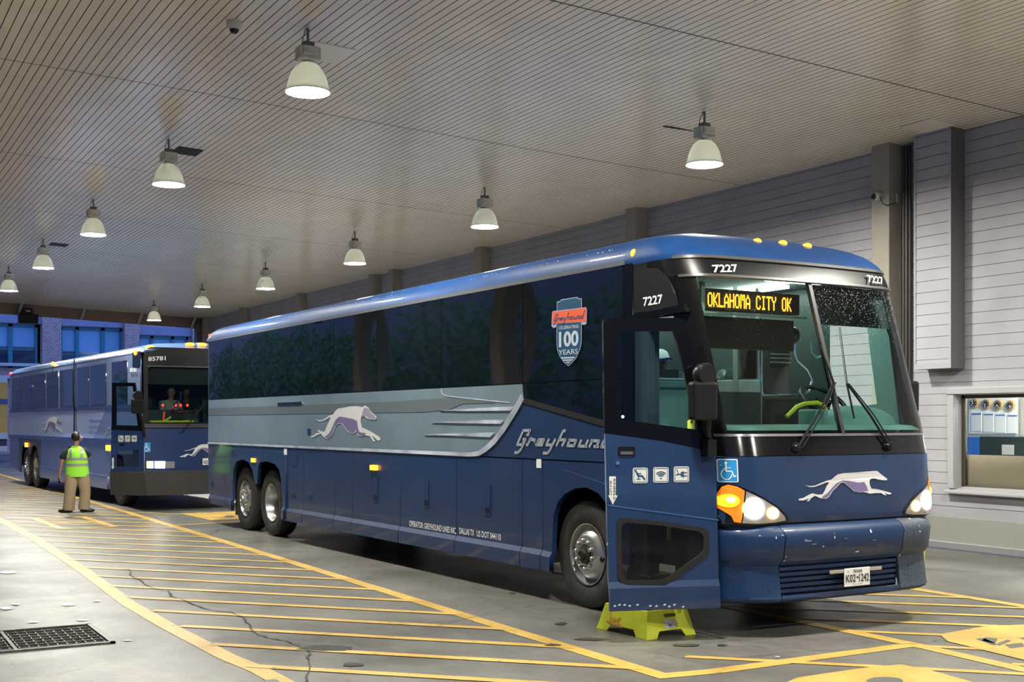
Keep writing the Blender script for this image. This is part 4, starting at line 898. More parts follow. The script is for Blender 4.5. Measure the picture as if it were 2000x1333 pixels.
# clearance lamps
for V, U, z in ((7.19, 8.50, 3.475), (7.45, 8.47, 3.49), (7.72, 8.45, 3.49)):
    pass
for x, y in ((1478, 473.5), (1528, 477), (1576, 482.5)):
    U = 8.40
    V, z = B.cross(x, y, U); mb = MB(); mb.ball(B.loc(U, V, z), (.055, .034, .036), 14, 8); o = mb.build('clearance_light', M_AMB, BUS, smooth=True)
    mb = MB(); mb.ball(B.loc(U+.09, V, z-.035), (.17, .04, .028), 14, 8); mb.build('light_fairing', M_ROOFB, o, smooth=True)
u, z = sp(1240, 496, 6.63); mb = MB(); mb.ball(B.loc(u, 6.62, z), (.035, .03, .042), 14, 8); mb.build('clearance_light', M_AMB, BUS, smooth=True)
u, z = sp(411, 653, 6.63); mb = MB(); mb.ball(B.loc(21.42, 6.66, 3.33), (.03, .05, .03), 12, 8); mb.build('tail_clearance_light', M_RED, BUS, smooth=True)
# wipers
def wiper(base, mid, tip, tip2):
    b_, m_, t_, t2_ = [fpx(*p) for p in (base, mid, tip, tip2)]
    P = lambda p, off: Fr(min(max(p[0], 6.65), 9.15), p[1], off)
    mb = MB(); mb.tube([P(b_, .03), P(((b_[0]+m_[0])/2, (b_[1]+m_[1])/2), .05), P(m_, .04)], .011, 8)
    A_ = mb.build('wiper_arm', M_BLACKP, BUS, smooth=True)
    mb = MB(); mb.tube([P((b_[0]+.05, b_[1]), .03), P(((b_[0]+m_[0])/2+.05, (b_[1]+m_[1])/2), .05), P((m_[0]+.02, m_[1]), .04)], .006, 6); mb.build('linkage_arm', M_BLACKP, A_)
    mb = MB(); mb.tube([P(t_, .02), P(((t_[0]+m_[0])/2, (t_[1]+m_[1])/2), .028), P(m_, .035), P(((t2_[0]+m_[0])/2, (t2_[1]+m_[1])/2), .028), P(t2_, .02)], .009, 6); mb.build('wiper_blade', M_BLACKP, A_)
    mb = MB(); mb.lathe([(.045, 0), (.045, .02), (.03, .045), (0, .05)], P(b_, .0), (-1, 0, 0), 16); mb.build('wiper_pivot', M_BLACKP, A_, smooth=True)
wiper((1552, 875), (1622, 748), (1598, 675), (1628, 822)); wiper((1732, 872), (1648, 750), (1636, 640), (1665, 818))
# mirrors
def lathe_obj(): pass
mc = B.loc(7.60, 6.38, 1.955)
R_ = Matrix.Rotation(radians(-8), 3, 'Z')
mb = MB(); mb.box(mc, (.12, .225, .315), R=R_); mirror = mb.build('side_mirror', mat('mirror_shell', (.008, .008, .008), .35, spec=.25), BUS, bevel=.028)
mb = MB(); mb.lathe([(0, -.05), (.085, -.05), (.095, -.03), (.095, .03), (.08, .05), (0, .05)], mc+Vector((0, -.015, .21)), (1, 0, 0), 28); mb.box(mc+Vector((0, -.015, .165)), (.08, .15, .06)); mb.build('mirror_motor', mat('mirror_shell'), mirror, smooth=True)
mb = MB(); mb.tube([mc+Vector((.0, -.06, -.15)), mc+Vector((.02, -.07, -.24)), mc+Vector((.06, -.12, -.33)), mc+Vector((.10, -.20, -.42))], .022, 8); mb.box(mc+Vector((.05, -.11, -.38)), (.08, .09, .14)); mb.build('mirror_arm', M_BLACKP, mirror, smooth=True)
mc2 = B.loc(8.05, 9.31, 2.03); mb = MB(); mb.box(mc2, (.10, .20, .30)); mm = mb.build('side_mirror', mat('mirror_shell'), BUS, bevel=.03)
mb = MB(); mb.tube([mc2+Vector((.0, 0, -.15)), mc2+Vector((.2, .03, -.33)), mc2+Vector((.33, .10, -.40))], .025, 8); mb.box(mc2+Vector((.33, .06, -.40)), (.12, .14, .10)); mb.build('mirror_arm', M_BLACKP, mm, smooth=True)
# ------------------------------------------------------------------ open entrance door
Hp, Ep = Vector((7.66, 6.60)), Vector((7.985, 5.73)); de = (Ep-Hp); DW = de.length; de.normalize(); dn_ = Vector((-abs(de.y), -de.x*(1 if de.y < 0 else -1)))
dnn = Vector((de.y, -de.x)); dnn = dnn if dnn.x < 0 else -dnn       # outward (towards the viewer)
def D(p, z, off=0): q = Hp+de*p+dnn*off; return B.loc(q.x, q.y, z)
def Do(off): return lambda p, z: D(p, z, off)
Pw = B.world(Hp.x, Hp.y); nw = B.world(Hp.x+dnn.x, Hp.y+dnn.y)-Pw; nw.z = 0
def dp(x, y):
    p = hit(x, y, Pw, nw); u, v = B.uv(p); return ((Vector((u, v))-Hp).dot(de), p.z)
dl = lambda L: [dp(*p) for p in L]
outl = tuple(B.loc(dnn.x+14.5, 7.895+dnn.y, 0))
wnd = [(1214,1012),(1290,1019),(1370,1031),(1381,1036),(1384,1045),(1384,1080),(1378,1089),(1310,1138),(1296,1144),(1222,1143),(1212,1139),(1206,1128),(1204,1025),(1208,1015)]
win = [(1222,1021),(1290,1027),(1362,1038),(1371,1043),(1374,1050),(1374,1074),(1368,1083),(1305,1128),(1292,1134),(1228,1134),(1220,1130),(1215,1120),(1213,1032),(1216,1024)]
DOOR = sheet('entrance_door', dl([(1182, 847), (1290, 862), (1398, 884), (1405, 1187), (1190, 1194)]), lambda p, z: D(p, z, .03*min(1, max(0, (.50-z)/.05))), M_BLUE, BUS, holes=[dl(wnd)], cb=(.45, .50), solid=.04, out=outl)
gl = [(1204, 648), (1316, 647), (1324, 673), (1345, 765), (1362, 840), (1206, 819)]
sheet('door_frame', dl([(1178, 628), (1184, 622), (1326, 621), (1335, 627), (1368, 740), (1398, 884), (1290, 862), (1181, 847)]), D, mat('door_frame_black', (.004, .004, .005), .12, 0, .3), DOOR, holes=[dl(gl)], solid=.04, out=outl)
sheet('door_glass', dl(gl), Do(-.012), M_DOORGL, DOOR, solid=0, out=outl)
sheet('lower_window_seal', dl(wnd), Do(.008), M_GROM, DOOR, holes=[dl(win)], solid=.03, out=outl)
sheet('lower_window', dl(win), Do(-.012), M_TINT, DOOR, solid=0, out=outl)
sheet('door_crease', dl([(1187, 986), (1403, 1015), (1403, 1018), (1187, 989)]), Do(.004), mat('crease_blue', (.03, .09, .25), .3), DOOR, solid=0, out=outl)
a_, b_ = dp(1207, 890), dp(1240, 873); hc = ((a_[0]+b_[0])/2, (a_[1]+b_[1])/2); hw = abs(a_[0]-b_[0])/2; hh = abs(a_[1]-b_[1])/2
sheet('door_handle', rrect(hc[0]-hw, hc[1]-hh, hc[0]+hw, hc[1]+hh, .01), Do(.008), M_BLACKP, DOOR, solid=.01, out=outl)
sheet('handle_paddle', rrect(hc[0]-hw*.75, hc[1]-hh*.8, hc[0]+hw*.75, hc[1]-hh*.1, .005), Do(.014), mat('paddle_grey', (.12, .12, .12), .3, .3), DOOR, solid=.005, out=outl)
c_ = dp(1206, 905); sheet('door_lock', circ(c_[0], c_[1], .016), Do(.008), M_CHROME, DOOR, solid=.008, out=outl)
M_ICON = mat('icon_navy', (.02, .06, .14), .5)
def icon(x0, y0, x1, y1, kind, D_=Do, par=DOOR, px=dp, o=outl):
    a, b = px(x0, y1), px(x1, y0); X0, X1 = max(a[0], b[0]), min(a[0], b[0]); Z0, Z1 = a[1], b[1]
    P = lambda L: [(X0+(X1-X0)*u, Z0+(Z1-Z0)*v) for u, v in L]; w = abs(X1-X0)
    I_ = sheet('service_icon', P(rrect(0, 0, 1, 1, .12)), D_(.005), mat('icon_white', (.62, .64, .62), .5), par, solid=0, out=o)
    bd = [(.08, .08), (.92, .08), (.92, .92), (.08, .92), (.08, .08)]; q = stroke2d(P(bd), .035*w)
    if kind == 'seat': q += stroke2d(P([(.18, .82), (.36, .48), (.62, .46), (.78, .24)]), .12*w)+stroke2d(P([(.30, .62), (.54, .62)]), .07*w)+stroke2d(P([(.40, .46), (.38, .28)]), .07*w)+stroke2d(P([(.25, .26), (.52, .26)]), .05*w)
    elif kind == 'wifi':
        for r in (.16, .28, .40): q += stroke2d(P([(.5+r*cos(radians(a)), .30+r*sin(radians(a))) for a in range(45, 140, 15)]), .07*w)
        q.append(P(circ(.5, .27, .06, n=10)))
    else:
        q.append(P([(.45, .36), (.66, .30), (.66, .70), (.45, .64)])); q += stroke2d(P([(.45, .5), (.30, .5), (.18, .46)]), .08*w)+stroke2d(P([(.68, .60), (.84, .60)]), .06*w)+stroke2d(P([(.68, .40), (.84, .40)]), .06*w)+stroke2d(P([(.18, .82), (.25, .68), (.30, .5)]), .05*w)
    quads('icon_symbol', q, D_(.0065), M_ICON, I_, out=o)
icon(1235.5, 914, 1265, 944.5, 'seat'); icon(1275.5, 913, 1305.5, 943.5, 'wifi'); icon(1315.5, 911.5, 1345.5, 942.5, 'plug')
KA = sheet('kneeling_arrow', dl([(1189.5, 931), (1202.5, 931), (1202.5, 968), (1206, 968.5), (1196.5, 986.5), (1187.5, 968), (1190, 968)]), Do(.005), mat('icon_white'), DOOR, solid=0, out=outl)
a, b, c = dp(1197.5, 936), dp(1197.5, 976), dp(1202.5, 936)
text('kneel_lettering', 'KNEELS', Do(.0065), a, b, dp(1201.8, 936), mat('ink_black'), KA, .01, out=outl)
for k, s_ in enumerate('KNEELS'): pass
text('kneel_lettering', 'BUS LIFT', Do(.0065), dp(1191, 940), dp(1191, 968), dp(1194.5, 940), mat('ink_black'), KA, 0, out=outl)
tg = sheet('yellow_tag', dl([(1343, 838), (1343, 823), (1350, 817), (1357, 823), (1357, 839)]), Do(-.004), mat('tag_yellow', (.62, .85, .10), .5), DOOR, solid=.002, out=outl)
text('tag_number', '4', Do(.0), dp(1348, 828), dp(1353, 828.5), dp(1348, 820), mat('ink_black'), tg, .02, out=outl)
c_ = dp(1216.5, 814.5); sheet('glass_clip', circ(c_[0], c_[1], .013), Do(.0), M_WHITE, DOOR, solid=.005, out=outl)
mb = MB()
for x in (1199, 1208, 1218, 1228, 1243, 1268, 1280, 1296, 1305, 1315, 1332): 
    a = dp(x, 1184+random.uniform(-3, 3)); mb.add([D(a[0]+du, a[1]+dz, .034) for du, dz in ((-.012, 0), (.008, -.006), (.014, .005), (-.004, .012))], [(0, 1, 2, 3)])
mb.build('paint_chips', mat('chip_white'), DOOR, out=outl)['kind'] = 'stuff'
# ------------------------------------------------------------------ inside the near coach
def bc(x, y, U): return B.cross(x, y, U)
def bp_(x, y, U): v, z = bc(x, y, U); return B.loc(U, v, z)
mb = MB()
A_ = lambda U, V, z: B.loc(U, V, z)
mb.add([A_(8.9, 9.13, 1.26), A_(21.2, 9.13, 1.26), A_(21.2, 9.13, 3.15), A_(8.9, 9.13, 3.15)], [(0, 1, 2, 3)])
mb.add([A_(8.9, 6.66, 1.26), A_(21.2, 6.66, 1.26), A_(21.2, 6.66, 3.15), A_(8.9, 6.66, 3.15)], [(0, 1, 2, 3)])
mb.add([A_(21.2, 6.66, 1.26), A_(21.2, 9.13, 1.26), A_(21.2, 9.13, 3.15), A_(21.2, 6.66, 3.15)], [(0, 1, 2, 3)])
mb.build('interior_wall', M_SEAT, BUS)
mb = MB(); mb.add([A_(8.35, 6.66, 3.17), A_(21.2, 6.66, 3.17), A_(21.2, 9.13, 3.17), A_(8.35, 9.13, 3.17)], [(0, 1, 2, 3)])
mb.build('interior_ceiling', mat('cabin_ceiling', (.35, .40, .37), .5), BUS)
mb = MB()
for U0 in (9.0, 11.6, 14.2):
    for V0 in (7.1, 8.55): ubox(U0, U0+1.9, V0, V0+.12, 3.12, 3.15, mb)
mb.build('interior_light', mat('cabin_light', (1, 1, .9), .4, emit=(.92, 1, .88), es=9), BUS)
mb = MB(); ubox(8.45, 8.85, 8.2, 8.9, 3.15, 3.168, mb); ubox(8.42, 8.8, 6.95, 7.5, 3.15, 3.168, mb); mb.build('entry_light', mat('entry_glow', (1, 1, .9), .4, emit=(.85, 1, .92), es=5), BUS)
mb = MB()                                    # dashboard top following the windscreen
Vs_ = Vlist(6.68, 9.11); rows = [[B.loc(fU(V, 1.70)+.03, V, 1.715) for V in Vs_], [B.loc(fU(V, 1.70)+.12, V, 1.755) for V in Vs_], [B.loc(8.02+.02*abs(V-7.9), V, 1.765) for V in Vs_], [B.loc(8.08, V, 1.70) for V in Vs_], [B.loc(8.08, V, 1.05) for V in Vs_]]
n = len(Vs_)
for r_ in rows: mb.v += [tuple(v) for v in r_]
for i in range(len(rows)-1):
    for k in range(n-1): mb.f.append((i*n+k, i*n+k+1, (i+1)*n+k+1, (i+1)*n+k)); mb.m.append(0)
mb.build('dashboard', M_DASH, BUS, smooth=True, out=(-1, 0, 1))
mb = MB(); mb.ball(B.loc(8.02, 8.55, 1.74), (.22, .50, .20), 24, 12); mb.build('instrument_hump', M_DASH, BUS, smooth=True)
mb = MB(); ubox(7.93, 8.15, 7.95, 8.12, 1.70, 1.90, mb); mb.build('dash_console', M_DASH, BUS, bevel=.02)
SC_ = B.loc(8.42, 8.55, 1.98); Rm = Matrix.Rotation(radians(-38), 3, 'Y')
mb = MB(); mb.tube([SC_+Rm @ Vector((.235*cos(2*pi*k/28), .235*sin(2*pi*k/28), 0)) for k in range(29)], .022, 10, cap=False)
mb.box(SC_, (.10, .12, .04), R=Rm); mb.box(SC_, (.03, .44, .02), R=Rm); mb.build('steering_wheel', M_BLACKP, BUS, smooth=True)
yr = [bp_(x, y, 8.25) for x, y in ((1536, 815), (1556, 795), (1572, 789), (1596, 787), (1609, 793), (1616, 806), (1616, 818))]
mb = MB(); mb.tube(yr, .020, 10); mb.build('yellow_handrail', M_YEL, BUS, smooth=True)
sheet('pillar_lining', [(8.0, 1.6), (9.7, 1.6), (9.7, 3.1), (8.38, 3.1), (8.15, 2.6)], lambda U, z: B.loc(U, 9.145, z), M_TEAL, BUS, holes=[[(8.30, 1.96), (9.33, 1.86), (9.33, 2.93), (8.46, 2.93)]], solid=.01)
# destination sign
SU = 8.22
a0 = bc(1376, 562, SU); a1 = bc(1562, 616, SU)
mb = MB(); ubox(SU, SU+.10, a0[0], a1[0], a1[1], a0[1]-.0, mb); SIGN = mb.build('destination_sign', M_LEDB, BUS, bevel=.008)
FONT = {'O': ['01110', '10001', '10001', '10001', '10001', '10001', '01110'], 'K': ['10001', '10010', '10100', '11000', '10100', '10010', '10001'], 'L': ['10000', '10000', '10000', '10000', '10000', '10000', '11111'], 'A': ['00100', '01010', '10001', '10001', '11111', '10001', '10001'], 'H': ['10001', '10001', '10001', '11111', '10001', '10001', '10001'], 'M': ['11011', '10101', '10101', '10001', '10001', '10001', '10001'], 'C': ['01110', '10001', '10000', '10000', '10000', '10001', '01110'], 'I': ['01110', '00100', '00100', '00100', '00100', '00100', '01110'], 'T': ['11111', '00100', '00100', '00100', '00100', '00100', '00100'], 'Y': ['10001', '10001', '01010', '00100', '00100', '00100', '00100'], ' ': ['00000']*7}
TXT = 'OKLAHOMA CITY OK'
l0 = bc(1384, 597, SU-.01); l1 = bc(1547, 606, SU-.01); zt_, zb_ = bc(1384, 571, SU-.01)[1], bc(1384, 599, SU-.01)[1]
cellw = (l1[0]-l0[0])/(len(TXT)*6-1); ch_ = (zt_-zb_)/14
mb = MB()
for i, c in enumerate(TXT):
    for r in range(14):
        row = FONT[c][r//2]
        for k in range(5):
            if row[k] == '1':
                V = l0[0]+(i*6+k)*cellw; z = zt_-(r+.5)*ch_; w = cellw*.62; h = ch_*.42
                mb.add([A_(SU-.006, V-w, z-h), A_(SU-.006, V+w, z-h), A_(SU-.006, V+w, z+h), A_(SU-.006, V-w, z+h)], [(0, 1, 2, 3)])
mb.build('led_lettering', M_LED, SIGN, out=(-1, 0, 0))
mb = MB(); ubox(8.18, 8.21, a0[0]-.03, a1[0]+.05, a1[1]-.035, a1[1]-.02, mb); ubox(8.19, 8.22, a0[0]-.06, a0[0]-.02, a1[1]-.02, a0[1]+.05, mb); mb.build('sign_frame', mat('sign_bracket', (.30, .32, .28), .4), SIGN)
mb = MB(); ubox(8.30, 8.36, 6.72, 8.05, 2.44, 2.72, mb); mb.build('overhead_panel', mat('overhead_brown', (.010, .006, .004), .5, spec=.2), BUS)
o = loft('sun_shade', [2.66, 2.8, 2.95, 3.03], 7.95, 9.02, mat('shade_black', (.008, .009, .011), .6), off=-.09, solid=.004)
mb = MB(); mb.ball(bp_(1545, 655, 8.35), (.05, .12, .085), 16, 10); mb.build('interior_mirror', M_BLACK, BUS, smooth=True)
mb = MB(); mb.tube([bp_(x, y, 8.15) for x, y in ((1582, 668), (1584, 690), (1595, 700), (1605, 696), (1607, 672))], .014, 8); mb.build('sun_shade_arm', M_DASH, BUS, smooth=True)
# cabinet, screens, driver's seat
a, b = bc(1437, 742, 9.0), bc(1482, 815, 9.0); mb = MB(); ubox(8.95, 9.3, a[0], b[0], 1.1, a[1], mb); mb.build('cabinet', M_GREYIN, BUS, bevel=.01)
a, b = bc(1437, 660, 9.0), bc(1478, 740, 9.0); mb = MB(); ubox(9.0, 9.01, a[0], b[0], b[1], 2.75, mb); mb.build('partition_glass', glass_mat('partition_glass_tint', (.45, .55, .52), 1, 1.5), BUS)
mb = MB()
for x in (1436, 1480): v_, _ = bc(x, 700, 9.0); ubox(8.98, 9.02, v_-.012, v_+.012, 1.1, 3.1, mb)
mb.build('partition_post', mat('post_alu', (.40, .44, .41), .35, .5), BUS)
lp = [(1486, 622), (1486, 700), (1487, 765), (1490, 773), (1520, 773), (1566, 772), (1580, 764), (1585, 745), (1576, 724), (1556, 706), (1551, 690), (1551, 640)]
mb = MB(); mb.tube([bp_(x, y, 8.7) for x, y in lp], .013, 8); mb.build('handrail_loop', M_CHROME, BUS, smooth=True)
a, b = bc(1493, 655, 9.25), bc(1542, 800, 9.25); mb = MB(); ubox(9.22, 9.36, a[0], b[0], 1.2, a[1]+.12, mb); DS = mb.build('driver_seat', M_DARKIN, BUS, bevel=.04)
mb = MB()
for k in range(9):
    z = a[1]+.06-k*.042; mb.tube([B.loc(9.20, a[0]+.03, z), B.loc(9.195, (a[0]+b[0])/2, z), B.loc(9.20, b[0]-.03, z)], .008, 6)
mb.build('seat_rib', mat('rib_grey', (.14, .16, .15), .35), DS)
mb = MB(); ubox(8.45, 8.9, 8.3, 8.8, 1.30, 1.45, mb); ubox(8.85, 8.97, 8.3, 8.8, 1.45, 2.05, mb); mb.build('driver_seat', M_DARKIN, BUS, bevel=.04)
mb = MB(); ubox(8.14, 8.20, 6.8, 7.5, 1.0, 2.05, mb); ubox(9.42, 9.46, 7.3, 7.6, 1.3, 2.3, mb); mb.build('dark_partition', M_DARKIN, BUS)
# entry: partition with ledge, post, jamb, steps
a, b = bc(1262, 738, 9.08), bc(1352, 738, 9.08)
mb = MB(); ubox(9.06, 9.10, a[0], b[0]+.25, 1.0, a[1]-.10, mb); PTN = mb.build('entry_partition', M_TEAL, BUS)
mb = MB(); ubox(9.02, 9.14, a[0], b[0]+.25, a[1]-.10, a[1]-.02, mb); mb.build('padded_rail', mat('rail_teal', (.10, .20, .20), .3), PTN, bevel=.015)
mb = MB(); ubox(9.02, 9.14, a[0], b[0]+.25, a[1]-.018, a[1], mb); mb.build('ledge_trim', mat('ledge_pale', (.5, .6, .57), .3), PTN)
a, b = bc(1254, 700, 8.98), bc(1267, 700, 8.98); mb = MB(); ubox(8.96, 9.04, a[0], b[0], .9, 3.1, mb); mb.build('entry_post', mat('post_teal', (.26, .42, .42), .4), BUS, bevel=.006)
mb = MB(); ubox(8.66, 8.84, 6.63, 6.72, .42, 2.70, mb); ubox(8.70, 8.84, 6.72, 6.80, .42, 2.70, mb)
for k in range(3): ubox(8.655, 8.66, 6.63+.03*k, 6.64+.03*k, .42, 2.70, mb)
mb.build('door_jamb', mat('jamb_slate', (.035, .05, .07), .35), BUS)
mb = MB(); ubox(8.05, 8.66, 6.66, 7.1, .33, .42, mb); ubox(8.15, 8.66, 6.95, 7.35, .42, .70, mb); ubox(8.25, 8.8, 7.25, 7.55, .70, .98, mb); mb.build('entry_steps', mat('step_black', (.03, .03, .032), .6), BUS)
mb = MB(); mb.tube([B.loc(8.5, 6.75, .75), B.loc(8.5, 6.75, 1.6)], .02, 8); mb.build('entry_grab_rail', M_YEL, BUS, smooth=True)
def coach_seat(U, V, par, fr):
    mb = MB(); prof_ = [(0, .42, .20), (.02, .46, .21), (.06, .80, .215), (.10, 1.02, .19), (.13, 1.10, .13)]
    rings = []
    for dU, z, w in prof_:
        rings.append([fr.loc(U+dU+x, V+y, 1.26+z) for x, y in ((-.05, -w), (-.075, -w*.4), (-.075, w*.4), (-.05, w), (.06, w), (.07, 0), (.06, -w))])
    for r_ in rings: mb.v += [tuple(v) for v in r_]
    for i in range(len(rings)-1):
        for k in range(7): mb.f.append((i*7+k, i*7+(k+1) % 7, (i+1)*7+(k+1) % 7, (i+1)*7+k)); mb.m.append(0)
    mb.f.append(tuple(range((len(rings)-1)*7, len(rings)*7))); mb.m.append(0)
    mb.add([fr.loc(U+a*.25-.25, V+b*.21, 1.26+c) for a in (-1, 1) for b in (-1, 1) for c in (.28, .44)], [(0, 1, 3, 2), (4, 6, 7, 5), (0, 4, 5, 1), (2, 3, 7, 6), (0, 2, 6, 4), (1, 5, 7, 3)])
    o = mb.build('passenger_seat', M_SEAT, par, bevel=.03); return o
for U in (9.95, 10.80, 11.65, 12.5):
    for V in (6.95, 7.42, 8.38, 8.85): coach_seat(U, V, BUS, B)
# rain beads
bd = MB(); rnd = random.Random(3)
def bead(c, r):
    bd.add([c+Vector(v)*r for v in ((-1, 0, 0), (0, 1, 0), (0, 0, 1), (0, -1, 0), (0, 0, -1), (.6, 0, 0))], [(0, 1, 2), (0, 2, 3), (0, 3, 4), (0, 4, 1), (5, 2, 1), (5, 3, 2), (5, 4, 3), (5, 1, 4)])
for k in range(900):
    z = 3.03-abs(rnd.gauss(0, .22)); V = rnd.uniform(6.75, 9.05) if rnd.random() < .4 else rnd.uniform(7.93, 9.05)
    if z > 1.75: bead(Fr(V, z, .003), rnd.uniform(.0015, .0035))
for k in range(300):
    i = rnd.random(); e, z = (.03+.2*i, 3.36+.10*i); bead(B.loc(rnd.choice([rnd.uniform(9.2, 12), rnd.gauss(15.5, 1.3)]), 6.6+e, z+.012), rnd.uniform(.003, .006))
for k in range(250): bead(B.loc(rnd.uniform(8.15, 8.9), rnd.uniform(6.8, 9), 3.50), .003) if 0 else None
o = bd.build('rain_beads', mat('water_bead', (.8, .85, .9), .08, spec=1, coat=1), BUS); o['kind'] = 'stuff'
# ------------------------------------------------------------------ yellow step stool
ST = empty('step_stool', (8.50, -6.10, 0), math.atan2(-.03, -.7), 'bright yellow-green plastic step stool on the floor below the open coach door', 'stool')
ST.rotation_euler = (0, 0, math.radians(3))
hx, hy, hz, ix, iy = .345, .265, .225, .29, .21
M_STOOL = mat('stool_plastic', (.72, .78, .03), .42, var=(6, .12))
def stool_side(P):     # P(a, b): a along the edge -1..1, b height 0..1
    return P
mb = MB()
def trap(fa, wa, wb):
    """side wall with feet and an arched cut-out"""
    o_ = [(-1, 0), (-.58, 0), (-.46, .26), (.46, .26), (.58, 0), (1, 0), (1, 1), (-1, 1)]
    mb.add([fa(a, b) for a, b in o_], [(0, 1, 2, 7), (2, 3, 6, 7), (3, 4, 5, 6)])
L_ = lambda s, e, t: s+(e-s)*t
trap(lambda a, b: Vector((a*L_(hx, ix, b), L_(hy, iy, b), b*hz)), 0, 0); trap(lambda a, b: Vector((a*L_(hx, ix, b), -L_(hy, iy, b), b*hz)), 0, 0)
trap(lambda a, b: Vector((L_(hx, ix, b), a*L_(hy, iy, b), b*hz)), 0, 0); trap(lambda a, b: Vector((-L_(hx, ix, b), a*L_(hy, iy, b), b*hz)), 0, 0)
mb.add([(-ix, -iy, hz), (ix, -iy, hz), (ix, iy, hz), (-ix, iy, hz)], [(0, 1, 2, 3)])
o = mb.build('stool_body', M_STOOL, ST, out=(0, 0, 1)); md = o.modifiers.new('t', 'SOLIDIFY'); md.thickness = .012; md.offset = -1; md = o.modifiers.new('b', 'BEVEL'); md.width = .008; md.segments = 2
mb = MB(); mb.box((0, 0, hz+.003), (2*ix-.05, 2*iy-.05, .006)); mb.build('tread_pad', mat('pad_navy', (.02, .025, .05), .6, var=(30, .4)), ST)
for s in (1, -1):
    fx = lambda a, b, off=0, s=s: Vector((s*(L_(hx, ix, b/hz)+off), a, b))
    fy = lambda a, b, off=0, s=s: Vector((-(L_(hx, ix, b/hz)+off), a, b))
sideN = lambda off: (lambda a, b: Vector((-(L_(hx, ix, b/hz)+off), a, b)))
sheet('hand_slot', rrect(-.075, .165, .05, .192, .013), sideN(.0035), mat('slot_dark', (.10, .10, .01), .6), ST, solid=0, out=(-1, 0, 0))
sheet('white_label', rrect(-.055, .075, .055, .145, .004), sideN(.0035), mat('label_white', (.66, .66, .68), .5, var=(60, .2)), ST, solid=0, out=(-1, 0, 0))
sheet('label_print', [(-.015, .085), (.015, .085), (.015, .11), (-.015, .11)], sideN(.0045), mat('label_ink', (.25, .23, .35), .5), ST, solid=0, out=(-1, 0, 0))
sideY = lambda off: (lambda a, b: Vector((a, (L_(hy, iy, b/hz)+off), b)))
quads('red_scrawl', stroke2d([(.20, .20), (.18, .10), (.12, .12), (.10, .07), (.02, .065), (.08, .09), (.04, .13), (.14, .09), (.22, .075), (.0, .055)], .008), sideY(.004), mat('scrawl_red', (.75, .25, .05), .6), ST, out=(0, 1, 0))
# ================================================================== FAR COACH
C = Frame(.055, 31.5, 8.245, 6.948)
FAR = empty('coach_bus', C.world(31.5, 8.245), .055, 'older flat-fronted blue and silver coach numbered 85781, parked behind the near coach', 'bus')
V2 = 6.948
def S2(U, z, off=0): return C.loc(U, V2-off, z)
def S2o(o): return lambda U, z: S2(U, z, o)
s2 = C.side
M_LIL = mat('far_coach_blue', (.15, .19, .36), .32, .1, .5, .6, bump=(1, .03)); M_SIL2 = mat('far_coach_silver', (.50, .56, .68), .25, .3, .5, .5, bump=(1.0, .08)); M_CHAR = mat('charcoal_bumper', (.035, .034, .034), .5)
M_BLU2 = mat('far_front_blue', (.014, .035, .12), .35, .1, .5, .6)
F2 = 24.54; R2 = 38.55
for a, b in ((24.6, 25.75), (27.3, 28.9), (28.9, 30.3), (30.3, 31.6), (31.6, 34.25)):
    sheet('luggage_door', [(a+.008, .62), (b-.008, .62), (b-.008, 1.33), (a+.008, 1.33)], S2, M_LIL, FAR, solid=.03)
    sheet('skirt_panel', [(a+.008, .31), (b-.008, .31), (b-.008, .60), (a+.008, .60)], S2o(.025), M_LIL, FAR, solid=.03)
sheet('skirt_trim', [(27.3, .595), (34.25, .595), (34.25, .63), (27.3, .63)], S2o(.03), M_CHROME, FAR, solid=.01)
sheet('front_wheel_panel', [(25.76, .32), (25.76, 1.33), (27.29, 1.33), (27.29, .32), (27.05, .32), (27.02, .8), (26.85, 1.05), (26.5, 1.14), (26.15, 1.05), (25.98, .8), (25.95, .32)], S2, M_LIL, FAR, solid=.03)
WA = [(36.95, .35), (36.93, .85), (36.75, 1.10), (36.35, 1.16), (35.95, 1.08), (35.75, .9), (35.62, .9), (35.45, 1.10), (35.1, 1.16), (34.75, 1.08), (34.55, .85), (34.5, .33)]
sheet('rear_wheel_panel', [(34.26, .33), (34.26, 1.33), (37.2, 1.33), (37.2, .36)]+WA, S2, mat('arch_grey', (.10, .10, .13), .4, .2), FAR, solid=.03)
sheet('tail_panel', [(37.21, .38), (37.21, 1.33), (R2, 1.33), (R2, .52)], S2, M_LIL, FAR, solid=.03)
sheet('belt_molding', [(F2+.1, 1.33), (R2, 1.33), (R2, 1.40), (F2+.1, 1.40)], S2o(.03), mat('molding_blue', (.08, .14, .34), .25, .5), FAR, solid=.03)
sheet('silver_side_panel', [(R2, 1.41), (R2, 2.06), (27.55, 2.06), (28.6, 1.41)], S2, M_SIL2, FAR, solid=.03)
sheet('front_side_panel', [(28.58, 1.41), (27.53, 2.06), (F2+.25, 2.06), (F2+.15, 1.41)], S2, M_LIL, FAR, solid=.03)
sheet('window_sill_rail', [(R2, 2.06), (R2, 2.15), (F2+.3, 2.15), (F2+.3, 2.06)], S2o(.015), mat('rail_blue', (.07, .10, .22), .3, .5), FAR, solid=.03)
sheet('window_surround', [(R2, 2.15), (R2, 3.22), (F2+.3, 3.22), (F2+.3, 2.15)], S2, mat('surround_blue', (.16, .21, .36), .4, .2), FAR, solid=.03)
M_WG2 = mat('far_window', (.006, .008, .012), .03, 0, 1.0, ior=1.7, bump=(.6, .08))
for a, b in zip((38.25, 36.8, 35.19, 33.57, 32.03, 30.2, 28.95, 27.05), (36.85, 35.25, 33.63, 32.09, 30.52, 29.0, 27.42, 25.70)):
    sheet('side_window', [(a-.06, 2.18), (a-.06, 3.08), (b+.06, 3.08), (b+.06, 2.18)], S2o(.012), M_WG2, FAR, solid=.01)
